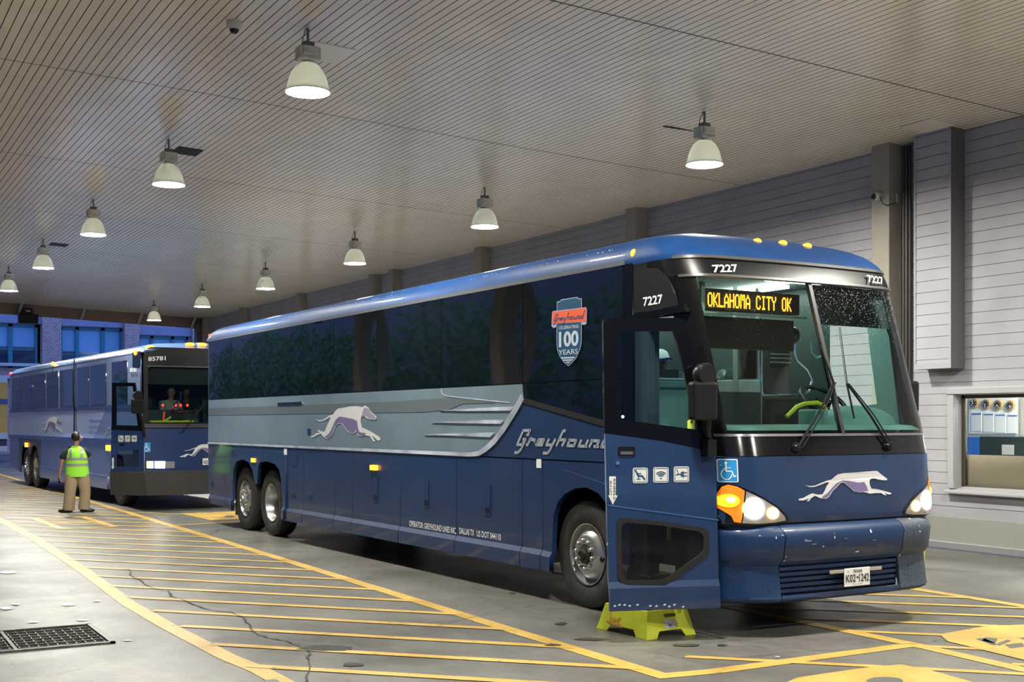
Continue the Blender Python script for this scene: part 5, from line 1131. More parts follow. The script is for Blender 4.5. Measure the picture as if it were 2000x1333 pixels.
for L_ in ((30.35, .06),): sheet('body_seam', [(L_[0], 1.4), (L_[0]+.05, 1.4), (L_[0]+.05, 3.3), (L_[0], 3.3)], S2o(.035), M_BLACKP, FAR, solid=.02)
for k in range(14): 
    z = 1.45+k*.085; mb = MB(); mb.box(C.loc(R2+.03, V2+.02, z), (.10, .10, .045)); mb.build('louver_slat', M_CHROME, FAR)
prof2 = [(-.006, 3.2), (.03, 3.28), (.12, 3.34), (.35, 3.40), (1.3, 3.45)]; prof2 = prof2+[(2.59-e, z) for e, z in prof2[:-1]][::-1]
mb = MB(); n = len(prof2); secs = [(24.62, .35, .0), (24.75, .8, 0), (25.1, 1, 0), (31, 1, 0), (38.2, 1, 0), (38.5, .8, 0), (38.62, .2, 0)]
for U, k, _ in secs: mb.v += [tuple(C.loc(U, V2+e, 3.2+(z-3.2)*k)) for e, z in prof2]
for i in range(len(secs)-1):
    for k in range(n-1): mb.f.append((i*n+k, i*n+k+1, (i+1)*n+k+1, (i+1)*n+k)); mb.m.append(0)
mb.build('roof', mat('far_roof_blue', (.09, .17, .34), .3, .1, .5, .6), FAR, smooth=True, out=(0, 0, 1), solid=.04)
def bx2(name, U0, U1, Va, Vb, z0, z1, m, par=None, bevel=.0):
    mb = MB(); mb.add([C.loc(U, V, z) for U in (U0, U1) for V in (Va, Vb) for z in (z0, z1)], [(0, 1, 3, 2), (4, 6, 7, 5), (0, 4, 5, 1), (2, 3, 7, 6), (0, 2, 6, 4), (1, 5, 7, 3)]); return mb.build(name, m, par or FAR, bevel=bevel)
bx2('underbody', 27.3, 34.2, V2+.08, 9.4, .38, 1.3, M_DARKIN); bx2('underbody', 24.9, 38.3, V2+.5, 9.0, .45, 1.25, M_DARKIN); bx2('far_side_panel', F2+.2, R2, 9.50, 9.54, .33, 3.2, M_BLU2); bx2('rear_panel', R2-.02, R2+.02, V2+.03, 9.5, .5, 3.22, M_BLU2)
bx2('interior_floor', 24.9, 38.3, V2+.1, 9.45, 1.2, 1.26, M_DARKIN)
wheel(C, 35.11, V2+.04, .52, 'drive', FAR); wheel(C, 36.28, V2+.04, .52, 'tag', FAR); wheel(C, 26.5, V2+.02, .52, 'front', FAR)
# front mask
def f2(V, z, off=0): w = (V-8.245)/1.297; return C.loc(F2+.10*w*w+(.03*max(0, z-1.6)/1.5)-off, V, z)
def f2o(o): return lambda V, z: f2(V, z, o)
V3, V4 = V2+.02, 9.52
def fs2(name, outer, m, off=0, holes=(), solid=.03, par=None): return sheet(name, outer, f2o(off), m, par or FAR, holes=holes, solid=solid, out=(-1, 0, 0), maxlen=.25)
fs2('bumper', [(V3-.02, .31), (V4, .31), (V4, .74), (V3-.02, .74)], M_CHAR, .06, solid=.08)
fs2('bumper_cap', [(V3-.02, .74), (V4, .74), (V4, .80), (V3-.02, .80)], M_CHAR, .03, solid=.08)
fs2('front_panel', [(V3, .80), (V4, .80), (V4, 1.66), (V3, 1.66)], M_BLU2)
fs2('windshield_frame', rrect(V3, 1.66, V4, 3.30, .18, 6), M_BLACKP, .01, holes=[rrect(V3+.08, 1.78, V4-.08, 2.90, .08)], solid=.04)
fs2('windshield', [(V3+.07, 1.77), (V4-.07, 1.77), (V4-.07, 2.91), (V3+.07, 2.91)], glass_mat('far_windshield', (.55, .66, .62), 1, 1.45), 0, solid=0)
fs2('frame_bead', [(V3+.05, 2.905), (V4-.05, 2.905), (V4-.05, 2.925), (V3+.05, 2.925)], mat('molding_grey'), .02, solid=.01)
fs2('cowl_bead', [(V3, 1.67), (V4, 1.67), (V4, 1.75), (V3, 1.75)], mat('cowl_grey', (.06, .06, .065), .35, .3), .03, solid=.02)
fs2('sun_shade', [(V3+.1, 2.55), (V4-.1, 2.55), (V4-.1, 2.9), (V3+.1, 2.9)], mat('shade_black'), -.08, solid=.004)
text('fleet_number', '85781', f2o(.025), C.cross(292, 705.5, F2), C.cross(325, 704, F2), C.cross(292, 697, F2), M_WHITE, FAR, .02, out=(-1, 0, 0))
text('fleet_number', '85781', S2o(.03), s2(256.5, 727), s2(269.5, 727), s2(256.5, 719.5), M_WHITE, FAR, .02)
sheet('route_box', [(24.78, 2.92), (25.35, 2.92), (25.35, 3.22), (24.78, 3.22)], S2o(.014), M_BLACK, FAR, solid=.01)
cc = lambda x, y, U=F2: C.cross(x, y, U)
HL = fs2('headlamp', [cc(287, 917), cc(343, 917), cc(343, 900), cc(287, 900)], mat('lamp_bezel', (.03, .07, .25), .3, .3), .01, solid=.01)
for x0, x1, m in ((289, 301, M_AMBH), (304, 323, M_HEAD), (325, 341, M_HOUS)): fs2('lamp_unit', [cc(x0, 915), cc(x1, 915), cc(x1, 902), cc(x0, 902)], m, .02, solid=.008, par=HL)
fs2('lamp_scoop', [cc(287, 925), cc(300, 930), cc(325, 930), cc(341, 925), cc(343, 920), cc(287, 919)], mat('scoop_blue', (.10, .13, .25), .25, .5), .025, solid=.01)
W2 = fs2('wheelchair_sticker', [cc(283.5, 884), cc(296, 884), cc(296, 865), cc(283.5, 865)], mat('access_blue'), .006, solid=0)
a, b = cc(283.8, 883.5), cc(295.6, 865.5); wheelchair(f2o(.009), a[0], a[1], b[0]-a[0], b[1]-a[1], M_WHITE, W2, (-1, 0, 0))
nd = norm_dog(FDOG, FDOG); a, b = cc(352, 894), cc(440, 866); mp_ = lambda L: [(a[0]+x*(b[0]-a[0]), a[1]+y*(b[1]-a[1])) for x, y in L]
dog(FAR, f2o, mp_(nd), mp_(norm_dog(FDOG_SHADE, FDOG)), None, out=(-1, 0, 0))
a, b = s2(80, 845.5), s2(124, 813.5); mp_ = lambda L: [(a[0]+x*(b[0]-a[0]), a[1]+y*(b[1]-a[1])) for x, y in L]
dog(FAR, S2o, mp_(norm_dog(DOG, DOG)), mp_(norm_dog(DOG_SHADE, DOG)), mp_(norm_dog(DOG_HEAD, DOG)))
PL2 = fs2('license_plate', [cc(395, 909), cc(411, 908), cc(411, 895), cc(395, 896)], mat('plate_white'), .03, solid=.006)
text('plate_lettering', 'K02', f2o(.033), cc(397, 907), cc(405, 906.5), cc(397, 900), mat('ink_black'), PL2, .02, out=(-1, 0, 0))
gq = []
for s_ in GREY: gq += stroke2d([s2(202.5+x*.036, 828+y*.036) for x, y in s_], .035)
quads('brand_lettering', gq, S2o(.006), mat('letter_silver'), FAR)
for x0 in (168, 174): quads('speed_spear', stroke2d([s2(174, 822), s2(196, 822.5)], .03)+stroke2d([s2(174, 833), s2(191, 833.5)], .03)+stroke2d([s2(174, 844), s2(186, 844.5)], .03), S2o(.005), M_CHROME, FAR) if x0 == 168 else None
for x, y in ((53, 869.5), (213, 875.5)): u, z = s2(x, y); sheet('side_marker_light', [(u-.14, z-.06), (u+.14, z-.06), (u+.14, z+.06), (u-.14, z+.06)], S2o(.04), M_AMB, FAR, solid=.03)
def lamp2(p, r, m, nm='clearance_light'): mb = MB(); mb.ball(p, r, 12, 8); mb.build(nm, m, FAR, smooth=True)
for x, y, V in ((104, 711, V2), (266, 689.5, V2)): u, z = s2(x, y); lamp2(C.loc(u, V2-.01, z), (.07, .04, .055), M_AMB)
u, z = s2(18, 722); lamp2(C.loc(R2-.02, V2+.02, 3.22), (.05, .05, .05), M_RED)
for x, y in ((292, 678.5), (370, 673), (394, 673.5)): v_, z = cc(x, y, 24.75); lamp2(C.loc(24.72, v_, z), (.05, .10, .035), M_AMB)
# wipers, mirror, handrails seen through the glass
pw = lambda x, y, o=.05: f2(*cc(x, y), o)
mb = MB(); mb.tube([pw(352, 847), pw(375, 818, .07), pw(396, 792)], .012, 6); mb.tube([pw(372, 806), pw(398, 790)], .008, 6); mb.build('wiper_arm', M_BLACKP, FAR)
m_ = C.loc(24.45, 6.80, 0); v_, z0_ = cc(269, 809, 24.45); _, z1_ = cc(269, 780, 24.45); mc = C.loc(24.45, v_, (z0_+z1_)/2)
mb = MB(); mb.box(mc, (.12, .25, z1_-z0_)); MR = mb.build('side_mirror', mat('mirror_shell'), FAR, bevel=.03)
mb = MB(); mb.lathe([(0, -.04), (.09, -.04), (.09, .04), (0, .04)], mc+Vector((0, 0, .22)), (1, 0, 0), 20); mb.build('mirror_motor', mat('mirror_shell'), MR)
mb = MB(); mb.tube([mc+Vector((0, -.05, -.15)), mc+Vector((.02, -.10, -.3)), mc+Vector((.1, -.16, -.6))], .03, 8); mb.build('mirror_arm', M_BLACKP, MR)
g2 = lambda x, y, U=25.2: C.loc(U, *C.cross(x, y, U))
mb = MB(); mb.tube([g2(292, 824.5), g2(378, 824)], .025, 8); mb.build('yellow_handrail', M_YEL, FAR)
mb = MB(); mb.tube([g2(311, 830), g2(334, 815)], .022, 8); mb.build('yellow_handrail', M_YEL, FAR)
mb = MB(); mb.tube([g2(319, 823), g2(321, 805)], .018, 8); mb.build('red_handrail', mat('rail_red', (.7, .08, .03), .4, emit=(1, .1, .03), es=.4), FAR)
mb = MB(); mb.tube([g2(353, 765, 26), g2(353, 780, 26), g2(340, 790, 26), g2(338, 803, 26), g2(342, 807, 26), g2(382, 806, 26)], .02, 8); mb.build('handrail_loop', M_CHROME, FAR)
bx2('dashboard', 24.75, 25.2, V2+.1, 9.4, 1.4, 1.74, mat('far_dash', (.05, .08, .08), .5)); bx2('interior_panel', 26.2, 26.25, 7.4, 8.6, 1.3, 2.05, mat('far_panel', (.12, .17, .16), .5))
bx2('entry_light', 25.3, 25.6, 7.4, 9.0, 3.08, 3.1, mat('far_glow', (1, 1, 1), .5, emit=(.9, 1, .9), es=1.6))
for k, x in enumerate((318, 343, 353, 366)): mb = MB(); mb.ball(g2(x, 792, 26.1), .03, 8, 6); mb.build('warning_light', M_RED, FAR)
for U in (27.2, 28.1):
    for V in (7.3, 7.8, 8.75, 9.2): coach_seat(U, V, FAR, C)
# its open door
H2, E2 = Vector((24.60, 6.95)), Vector((24.98, 6.40)); d2 = (E2-H2).normalized(); n2 = Vector((d2.y, -d2.x)); n2 = n2 if n2.x < 0 else -n2
def D2o(off): return lambda p, z: C.loc((H2+d2*p+n2*off).x, (H2+d2*p+n2*off).y, z)
Pw2 = C.world(H2.x, H2.y); nw2 = C.world(H2.x+n2.x, H2.y+n2.y)-Pw2; nw2.z = 0
def dp2(x, y):
    p = hit(x, y, Pw2, nw2); u, v = C.uv(p); return ((Vector((u, v))-H2).dot(d2), p.z)
dl2 = lambda L: [dp2(*p) for p in L]; out2 = tuple(C.loc(n2.x+31.5, 8.245+n2.y, 0))
M_FD = mat('door_frame_black')
FD = sheet('entrance_door', dl2([(217.5, 840), (281, 843), (281, 922), (216, 922)]), D2o(0), M_BLU2, FAR, holes=[dl2([(228, 880), (271, 880), (271, 912), (228, 912)])], solid=.05, out=out2)
sheet('door_skirt', dl2([(215, 922), (283, 923), (286, 969), (216, 967)]), D2o(.02), M_CHAR, FD, solid=.06, out=out2)
sheet('door_frame', dl2([(219, 748), (264, 748), (278, 840), (281, 843), (217.5, 840)]), D2o(0), M_FD, FD, holes=[dl2([(227, 755), (259, 755), (269, 832), (226, 831)])], solid=.05, out=out2)
sheet('door_glass', dl2([(227, 755), (259, 755), (269, 832), (226, 831)]), D2o(-.02), M_DOORGL, FD, solid=0, out=out2)
sheet('lower_window', dl2([(228, 880), (271, 880), (271, 912), (228, 912)]), D2o(-.02), M_TINT, FD, solid=0, out=out2)
for x0, k in ((231, 'seat'), (244, 'wifi'), (257, 'plug')): icon(x0, 851, x0+10.5, 863.5, k, D2o, FD, dp2, out2)
sheet('kneeling_arrow', dl2([(219, 895), (222.5, 895), (222.5, 912), (224, 912), (220.5, 917), (217, 912), (219, 912)]), D2o(.005), mat('icon_white'), FD, solid=0, out=out2)
sheet('door_handle', dl2([(234, 867), (243, 867), (243, 871), (234, 871)]), D2o(.01), M_BLACKP, FD, solid=.01, out=out2)
# ================================================================== PEOPLE
M_SKIN = mat('skin_tan', (.42, .22, .14), .55); M_HAIR = mat('hair_black', (.010, .009, .009), .45)
def skinned(name, verts, edges, m, parent, root=0, sub=2):
    """verts: (x, y, z, radius or (rx, ry)); one continuous surface grown on the skeleton"""
    me = bpy.data.meshes.new(name); me.from_pydata([v[:3] for v in verts], edges, []); me.materials.append(m)
    o = bpy.data.objects.new(name, me); link(o, parent)
    md = o.modifiers.new('skin', 'SKIN'); md.use_smooth_shade = True
    if not me.skin_vertices: return o
    for i, v in enumerate(verts):
        r = v[3]; me.skin_vertices[0].data[i].radius = r if isinstance(r, tuple) else (r, r)
        me.skin_vertices[0].data[i].use_root = (i == root)
    sd = o.modifiers.new('sub', 'SUBSURF'); sd.levels = sub; sd.render_levels = sub
    return o
def chain(i0, n): return [(i0+k, i0+k+1) for k in range(n-1)]
def hand(V, E, wi, wrist, d, side, s=1.0, curl=.4):
    """palm and five unequal fingers rooted in the palm; d = forearm direction, side = across the palm"""
    d = Vector(d).normalized(); sd = Vector(side).normalized(); nm = d.cross(sd).normalized(); w = Vector(wrist)
    p = w+d*.05*s; V.append((*p, .028*s)); pi_ = len(V)-1; E.append((wi, pi_))
    for k, (off, ln) in enumerate(((-.030, .070), (-.010, .080), (.010, .075), (.028, .060))):
        a = p+d*.045*s+sd*off*s; b = a+(d*(1-curl*.3)+nm*curl*.5).normalized()*ln*.5*s; c = b+(d*(1-curl)+nm*curl).normalized()*ln*.5*s
        for q, r in ((a, .010), (b, .009), (c, .0075)): V.append((*q, r*s))
        E += [(pi_, len(V)-3), (len(V)-3, len(V)-2), (len(V)-2, len(V)-1)]
    a = p-sd*.035*s-d*.01*s; b = a-sd*.02*s+d*.03*s; c = b+d*.025*s+nm*.01*s
    for q, r in ((a, .012), (b, .010), (c, .009)): V.append((*q, r*s))
    E += [(pi_, len(V)-3), (len(V)-3, len(V)-2), (len(V)-2, len(V)-1)]
def ringmesh(name, rings, m, parent, n=24, solid=0, yaw=0, cap=True):
    """stack of ellipses: (z, cx, cy, rx, ry)"""
    mb = MB()
    for z, cx, cy, rx, ry in rings: mb.v += [(cx+rx*cos(2*pi*k/n), cy+ry*sin(2*pi*k/n), z) for k in range(n)]
    for i in range(len(rings)-1):
        for k in range(n): mb.f.append((i*n+k, i*n+(k+1) % n, (i+1)*n+(k+1) % n, (i+1)*n+k)); mb.m.append(0)
    if cap: mb.f += [tuple(range(n))[::-1], tuple(range((len(rings)-1)*n, len(rings)*n))]; mb.m += [0, 0]
    o = mb.build(name, m, parent, smooth=True)
    if solid: md = o.modifiers.new('t', 'SOLIDIFY'); md.thickness = solid
    return o
def face(parent, c, R, s=1.0):
    """brows, eyes, nose and mouth set on the front of a head; R turns +x to the facing direction"""
    c = Vector(c)
    for k in (-1, 1):
        mb = MB(); mb.ball((0, 0, 0), .013*s, 10, 6); e = mb.build('eye', mat('eye_white', (.6, .58, .55), .3), parent, smooth=True); e.location = c+R @ Vector((.084*s, .032*k*s, .015*s))
        mb = MB(); mb.ball((0, 0, 0), .007*s, 8, 6); e2 = mb.build('iris', M_HAIR, e, smooth=True); e2.location = R @ Vector((.008*s, 0, 0))
# --- worker in the vest
gp = Vector((25.30, -4.33, 0)); ang = -AY-pi/2-math.atan(.358*0)-math.atan((147-1000)/F_PX)*-1
view = (gp-EYE); view.z = 0; view.normalize(); az = atan2(view.y, view.x)-pi/2
PR = empty('person', gp, az, 'worker seen from behind in lime safety vest, navy shirt and khaki trousers, beside far coach', 'person')
V = [(.05, 0, .78, .10), (.045, 0, .92, (.12, .09)), (.03, 0, 1.08, (.13, .09)), (.02, 0, 1.22, (.10, .08)), (.02, .01, 1.30, .048), (.03, .025, 1.37, .046),
     (.035, .035, 1.43, (.080, .088)), (.04, .035, 1.50, (.082, .090)), (.04, .035, 1.56, (.05, .055)),
     (-.14, 0, 1.235, .055), (-.235, -.02, 1.02, .040), (-.275, .03, .80, .030), (-.28, .05, .74, .026),
     (.18, .01, 1.235, .055), (.27, .06, 1.07, .042), (.22, .24, 1.13, .032), (.20, .32, 1.17, .026),
     (-.05, 0, .72, .085), (-.095, -.02, .40, .060), (-.11, 0, .10, .045), (-.13, -.03, .045, .038), (-.23, -.05, .035, .032),
     (.14, 0, .72, .085), (.20, .02, .42, .060), (.17, 0, .10, .045), (.19, -.02, .045, .038), (.27, -.04, .035, .032)]
E_ = [(0, 1), (1, 2), (2, 3), (3, 4), (4, 5), (5, 6), (6, 7), (7, 8), (3, 9), (9, 10), (10, 11), (11, 12), (3, 13), (13, 14), (14, 15), (15, 16), (0, 17), (17, 18), (18, 19), (19, 20), (20, 21), (0, 22), (22, 23), (23, 24), (24, 25), (25, 26)]
hand(V, E_, 12, V[12][:3], (0, .15, -1), (0, 1, 0), .95, .6); hand(V, E_, 16, V[16][:3], (-.1, .6, .5), (1, 0, 0), .95, .6)
BODY = skinned('body', V, E_, M_SKIN, PR)
hd = Vector((.04, .035, 1.475)); Rf = Matrix.Rotation(radians(12), 3, 'Z')
mb = MB(); mb.ball(hd+Vector((-.012, -.018, .022)), (.098, .100, .100), 22, 14); hr = mb.build('hair', M_HAIR, PR, smooth=True)
bm = bmesh.new(); bm.from_mesh(hr.data)
for v in list(bm.verts):
    p = v.co-hd
    if (Rf.inverted() @ p).x > .045 or p.z < -.075: bm.verts.remove(v)
bm.to_mesh(hr.data); bm.free(); hr.modifiers.new('t', 'SOLIDIFY').thickness = .01
mb = MB(); mb.ball(hd+Rf @ Vector((.092, 0, -.02)), (.018, .014, .02), 10, 8); mb.build('nose', M_SKIN, PR, smooth=True)
mb = MB(); mb.ball(hd+Rf @ Vector((.082, 0, -.058)), (.012, .025, .007), 10, 6); mb.build('mouth', mat('lip', (.30, .12, .10), .5), PR, smooth=True)
mb = MB(); mb.ball(hd+Rf @ Vector((-.005, -.088, -.015)), (.016, .010, .026), 10, 8); mb.build('ear', M_SKIN, PR, smooth=True)
face(PR, hd, Rf)
M_SHIRT = mat('shirt_navy', (.010, .016, .035), .8)
skinned('shirt', [(.03, 0, .95, .12), (.03, 0, 1.10, (.14, .105)), (.02, 0, 1.21, (.12, .10)), (.02, .008, 1.285, .062), (-.15, 0, 1.225, .085), (-.245, -.015, 1.04, .078), (.19, .01, 1.225, .085), (.265, .045, 1.08, .076)], [(0, 1), (1, 2), (2, 3), (2, 4), (4, 5), (2, 6), (6, 7)], M_SHIRT, PR)
M_VEST = mat('vest_lime', (.36, .95, .06), .6, emit=None); M_REFL = mat('reflective_tape', (.42, .43, .40), .3, .3)
vr = [(.705, .045, 0, .228, .155), (.80, .045, 0, .222, .150), (.95, .042, 0, .212, .145), (1.08, .035, 0, .208, .142), (1.18, .025, 0, .205, .132), (1.245, .02, .0, .180, .112), (1.285, .02, .005, .115, .088), (1.31, .02, .01, .070, .070)]
VST = ringmesh('safety_vest', vr, M_VEST, PR, cap=False, solid=.006)
def vband(z0, z1): 
    def at(z):
        for a, b in zip(vr, vr[1:]):
            if a[0] <= z <= b[0]: t = (z-a[0])/(b[0]-a[0]); return (z, *[a[i]+(b[i]-a[i])*t+(.006 if i > 2 else 0) for i in range(1, 5)])
    return [at(z0), at((z0+z1)/2), at(z1)]
ringmesh('reflective_tape', vband(.915, .965), M_REFL, VST, cap=False); ringmesh('reflective_tape', vband(1.03, 1.08), M_REFL, VST, cap=False)
for cx in (-.075, .135):
    mb = MB(); pts_ = [(1.07, 1.0), (1.15, 1.0), (1.22, .97), (1.26, .85)]
    P_ = []
    for z in (1.06, 1.12, 1.18, 1.23, 1.262):
        a = vband(z-.001, z)[2]; 
        for dx in (-.022, .022):
            x = cx+dx; t = max(-.98, min(.98, (x-a[1])/a[3])); P_.append((x, a[2]-a[4]*sqrt(1-t*t)-.004, z))
    mb.add(P_, [(2*i, 2*i+1, 2*i+3, 2*i+2) for i in range(4)]); mb.build('reflective_strap', M_REFL, VST, smooth=True)
M_KH = mat('trousers_khaki', (.40, .31, .20), .8, bump=(9, .5))
mb = MB()
for pts_, rr_ in (([(-.055, 0, .74), (-.065, -.005, .60), (-.085, -.015, .42), (-.10, -.01, .24), (-.115, 0, .05)], [.125, .125, .108, .105, .112]), ([(.145, 0, .74), (.165, .005, .60), (.195, .015, .42), (.185, .01, .24), (.175, .0, .05)], [.125, .122, .105, .105, .112])): mb.tube(pts_, rr_, 16)
mb.ball((.045, 0, .76), (.20, .14, .10), 20, 10)
mb.build('trousers', M_KH, PR, smooth=True)
for x, dx in ((-.11, -1), (.175, 1)):
    mb = MB(); mb.ball((x+dx*.06, -.03, .035), (.145, .05, .042), 16, 10); sh_ = mb.build('shoe', mat('shoe_black', (.012, .012, .012), .4), PR, smooth=True)
mb = MB(); mb.box((-.285, .06, .64), (.04, .03, .13)); mb.build('handheld_radio', M_BLACKP, PR, bevel=.01)
# --- seated figures
def seated(name, loc, rz, label, shirt, skin, hair, cap=None, paper=False):
    P = empty(name, loc, rz, label, 'person')          # faces +x, seat height at z = .45
    V = [(0, 0, .50, .12), (-.02, 0, .70, (.12, .10)), (-.02, 0, .88, (.13, .09)), (0, 0, .99, .05), (.03, 0, 1.04, .045), (.05, 0, 1.10, (.082, .074)), (.05, 0, 1.17, (.085, .076)), (.04, 0, 1.23, .05),
         (-.01, .17, .90, .05), (.08, .22, .68, .04), (.28, .10, .72, .03), (.32, .08, .73, .025), (-.01, -.17, .90, .05), (.08, -.22, .68, .04), (.28, -.10, .72, .03), (.32, -.08, .73, .025),
         (.05, .09, .50, .09), (.45, .10, .52, .06), (.47, .10, .12, .045), (.56, .10, .05, .035), (.05, -.09, .50, .09), (.45, -.10, .52, .06), (.47, -.10, .12, .045), (.56, -.10, .05, .035)]
    E = [(0, 1), (1, 2), (2, 3), (3, 4), (4, 5), (5, 6), (6, 7), (2, 8), (8, 9), (9, 10), (10, 11), (2, 12), (12, 13), (13, 14), (14, 15), (0, 16), (16, 17), (17, 18), (18, 19), (0, 20), (20, 21), (21, 22), (22, 23)]
    hand(V, E, 11, V[11][:3], (1, 0, .2), (0, 1, 0)); hand(V, E, 15, V[15][:3], (1, 0, .2), (0, -1, 0))
    skinned('body', V, E, skin, P)
    skinned('shirt', [(0, 0, .52, .135), (-.02, 0, .72, (.14, .12)), (-.02, 0, .88, (.145, .11)), (0, 0, .96, .065), (-.01, .17, .90, .07), (.08, .22, .68, .055), (.22, .13, .71, .042), (-.01, -.17, .90, .07), (.08, -.22, .68, .055), (.22, -.13, .71, .042)], [(0, 1), (1, 2), (2, 3), (2, 4), (4, 5), (5, 6), (2, 7), (7, 8), (8, 9)], shirt, P)
    skinned('trousers', [(0, 0, .50, .13), (.05, .09, .50, .10), (.45, .10, .52, .075), (.47, .10, .16, .06), (.05, -.09, .50, .10), (.45, -.10, .52, .075), (.47, -.10, .16, .06)], [(0, 1), (1, 2), (2, 3), (0, 4), (4, 5), (5, 6)], mat('trousers_dark', (.02, .022, .03), .8), P)
    h = Vector((.05, 0, 1.145)); I = Matrix.Identity(3)
    face(P, h, I); mb = MB(); mb.ball(h+Vector((.095, 0, -.015)), (.018, .013, .02), 8, 6); mb.build('nose', skin, P, smooth=True)
    mb = MB(); mb.ball(h+Vector((.084, 0, -.055)), (.01, .024, .006), 8, 6); mb.build('mouth', mat('lip'), P, smooth=True)
    for k in (-1, 1): mb = MB(); mb.ball(h+Vector((0, .083*k, -.01)), (.016, .010, .026), 8, 6); mb.build('ear', skin, P, smooth=True)
    if cap:
        mb = MB(); mb.lathe([(.105, .015), (.104, .05), (.085, .10), (.045, .125), (0, .13)], h+Vector((-.01, 0, 0)), (0, 0, 1), 24); c_ = mb.build('baseball_cap', cap[0], P, smooth=True)
        mb = MB(); mb.add([(h.x+.08+.13*cos(a)*.9, .085*sin(a), h.z+.030-.012*abs(sin(a))) for a in [radians(t) for t in range(-90, 91, 15)]], [tuple(range(13))]); b_ = mb.build('cap_brim', cap[1], c_); b_.modifiers.new('t', 'SOLIDIFY').thickness = .006
    else:
        mb = MB(); mb.ball(h+Vector((-.018, 0, .03)), (.098, .090, .085), 16, 10); o_ = mb.build('hair', hair, P, smooth=True)
        bm = bmesh.new(); bm.from_mesh(o_.data)
        for v in list(bm.verts):
            if v.co.x-h.x > .05 and v.co.z-h.z < .06: bm.verts.remove(v)
        bm.to_mesh(o_.data); bm.free(); o_.modifiers.new('t', 'SOLIDIFY').thickness = .006
    if paper: mb = MB(); mb.add([(.30, .12, .74), (.42, .10, .92), (.46, -.12, .90), (.33, -.10, .73)], [(0, 1, 2, 3)]); o_ = mb.build('open_booklet', mat('booklet_green', (.45, .55, .25), .7), P); o_.modifiers.new('t', 'SOLIDIFY').thickness = .006
    return P
v_, z_ = bc(1283, 697, 9.62)
p = B.world(9.62, v_, z_-1.20)
seated('person', p, .0298+pi-.15, 'passenger in white cap with blue brim reading, seen through the open door glass', mat('shirt_black', (.012, .014, .016), .8), mat('skin_brown', (.30, .14, .08), .55), M_HAIR, (mat('cap_white', (.82, .84, .80), .7), mat('cap_blue', (.03, .07, .42), .6)), True)
v_, z_ = C.cross(333, 770, 26.6); p = C.world(26.6, v_, z_-1.10)
seated('person', p, .055+pi, 'seated person in pale shirt behind the far coach windshield', mat('shirt_pale', (.45, .62, .50), .8), mat('skin_light', (.50, .30, .20), .5), M_HAIR)
v_, z_ = C.cross(363, 772, 26.9); p = C.world(26.9, v_, z_-1.10)
seated('person', p, .055+pi, 'seated person in dark shirt, right of the pale-shirted one in the far coach', mat('shirt_black'), mat('skin_brown'), M_HAIR)
# ================================================================== STREET BEYOND THE CANOPY
XB = 74.0
nX = Vector((1, 0, 0))
def pB(x, y, X=XB): p = hit(x, y, (X, 0, 0), nX); return (p.y, p.z)
def brick_mat(name, c1, c2, mo, sc):
    m = bpy.data.materials.new(name); m.use_nodes = True; t = m.node_tree; b = t.nodes['Principled BSDF']; tc = N(t, 'ShaderNodeTexCoord')
    mp = N(t, 'ShaderNodeMapping'); mp.inputs['Rotation'].default_value = (0, radians(90), radians(90)); br = N(t, 'ShaderNodeTexBrick'); br.inputs['Scale'].default_value = sc
    br.inputs['Color1'].default_value = (*c1, 1); br.inputs['Color2'].default_value = (*c2, 1); br.inputs['Mortar'].default_value = (*mo, 1); br.inputs['Mortar Size'].default_value = .03
    sx = N(t, 'ShaderNodeSeparateXYZ'); cb = N(t, 'ShaderNodeCombineXYZ'); t.links.new(tc.outputs['Object'], sx.inputs[0]); t.links.new(sx.outputs['Y'], cb.inputs['X']); t.links.new(sx.outputs['Z'], cb.inputs['Y']); t.links.new(cb.outputs[0], br.inputs['Vector'])
    t.links.new(br.outputs[0], b.inputs['Base Color']); b.inputs['Roughness'].default_value = .8; return m
M_BRICK = brick_mat('brick_purple', (.34, .20, .22), (.50, .32, .33), (.55, .52, .55), 2.2)
BD = empty('brick_building', (XB, -15, 0), 0, 'brick building with large teal-framed windows across the street, seen under the canopy', 'building')
def bl(x, y, off=0): a = pB(x, y); return Vector((-off, a[0]+15, a[1]))
W_ = [((-60, 629), (79, 706)), ((118, 634), (239, 720)), ((271, 651), (368, 735))]
def qb(P): return [(p.y, p.z) for p in P]
y_l, y_r = pB(-120, 700)[0]+15, pB(396, 700)[0]+15
zt_ = 13.0
holes = []
for (x0, y0), (x1, y1) in W_:
    a, b = bl(x0, y0), bl(x1, y1+14)
    zt2 = bl((x0+x1)/2, (y0)+ (6 if x0 > 0 else 3)).z; holes.append([(a.y, b.z), (b.y, b.z), (b.y, zt2), (a.y, zt2)])
sheet('brick_wall', [(y_l+12, 0), (y_r, 0), (y_r, zt_), (y_l+12, zt_)], lambda a, b: Vector((0, a, b)), M_BRICK, BD, holes=holes, solid=.5, out=(-1, 0, 0), smooth=False)
M_TF = mat('frame_teal', (.02, .20, .30), .5); M_PN = mat('street_window', (.02, .05, .10), .05, 0, 1, ior=1.9); M_BLND = mat('window_blind', (.22, .45, .75), .7)
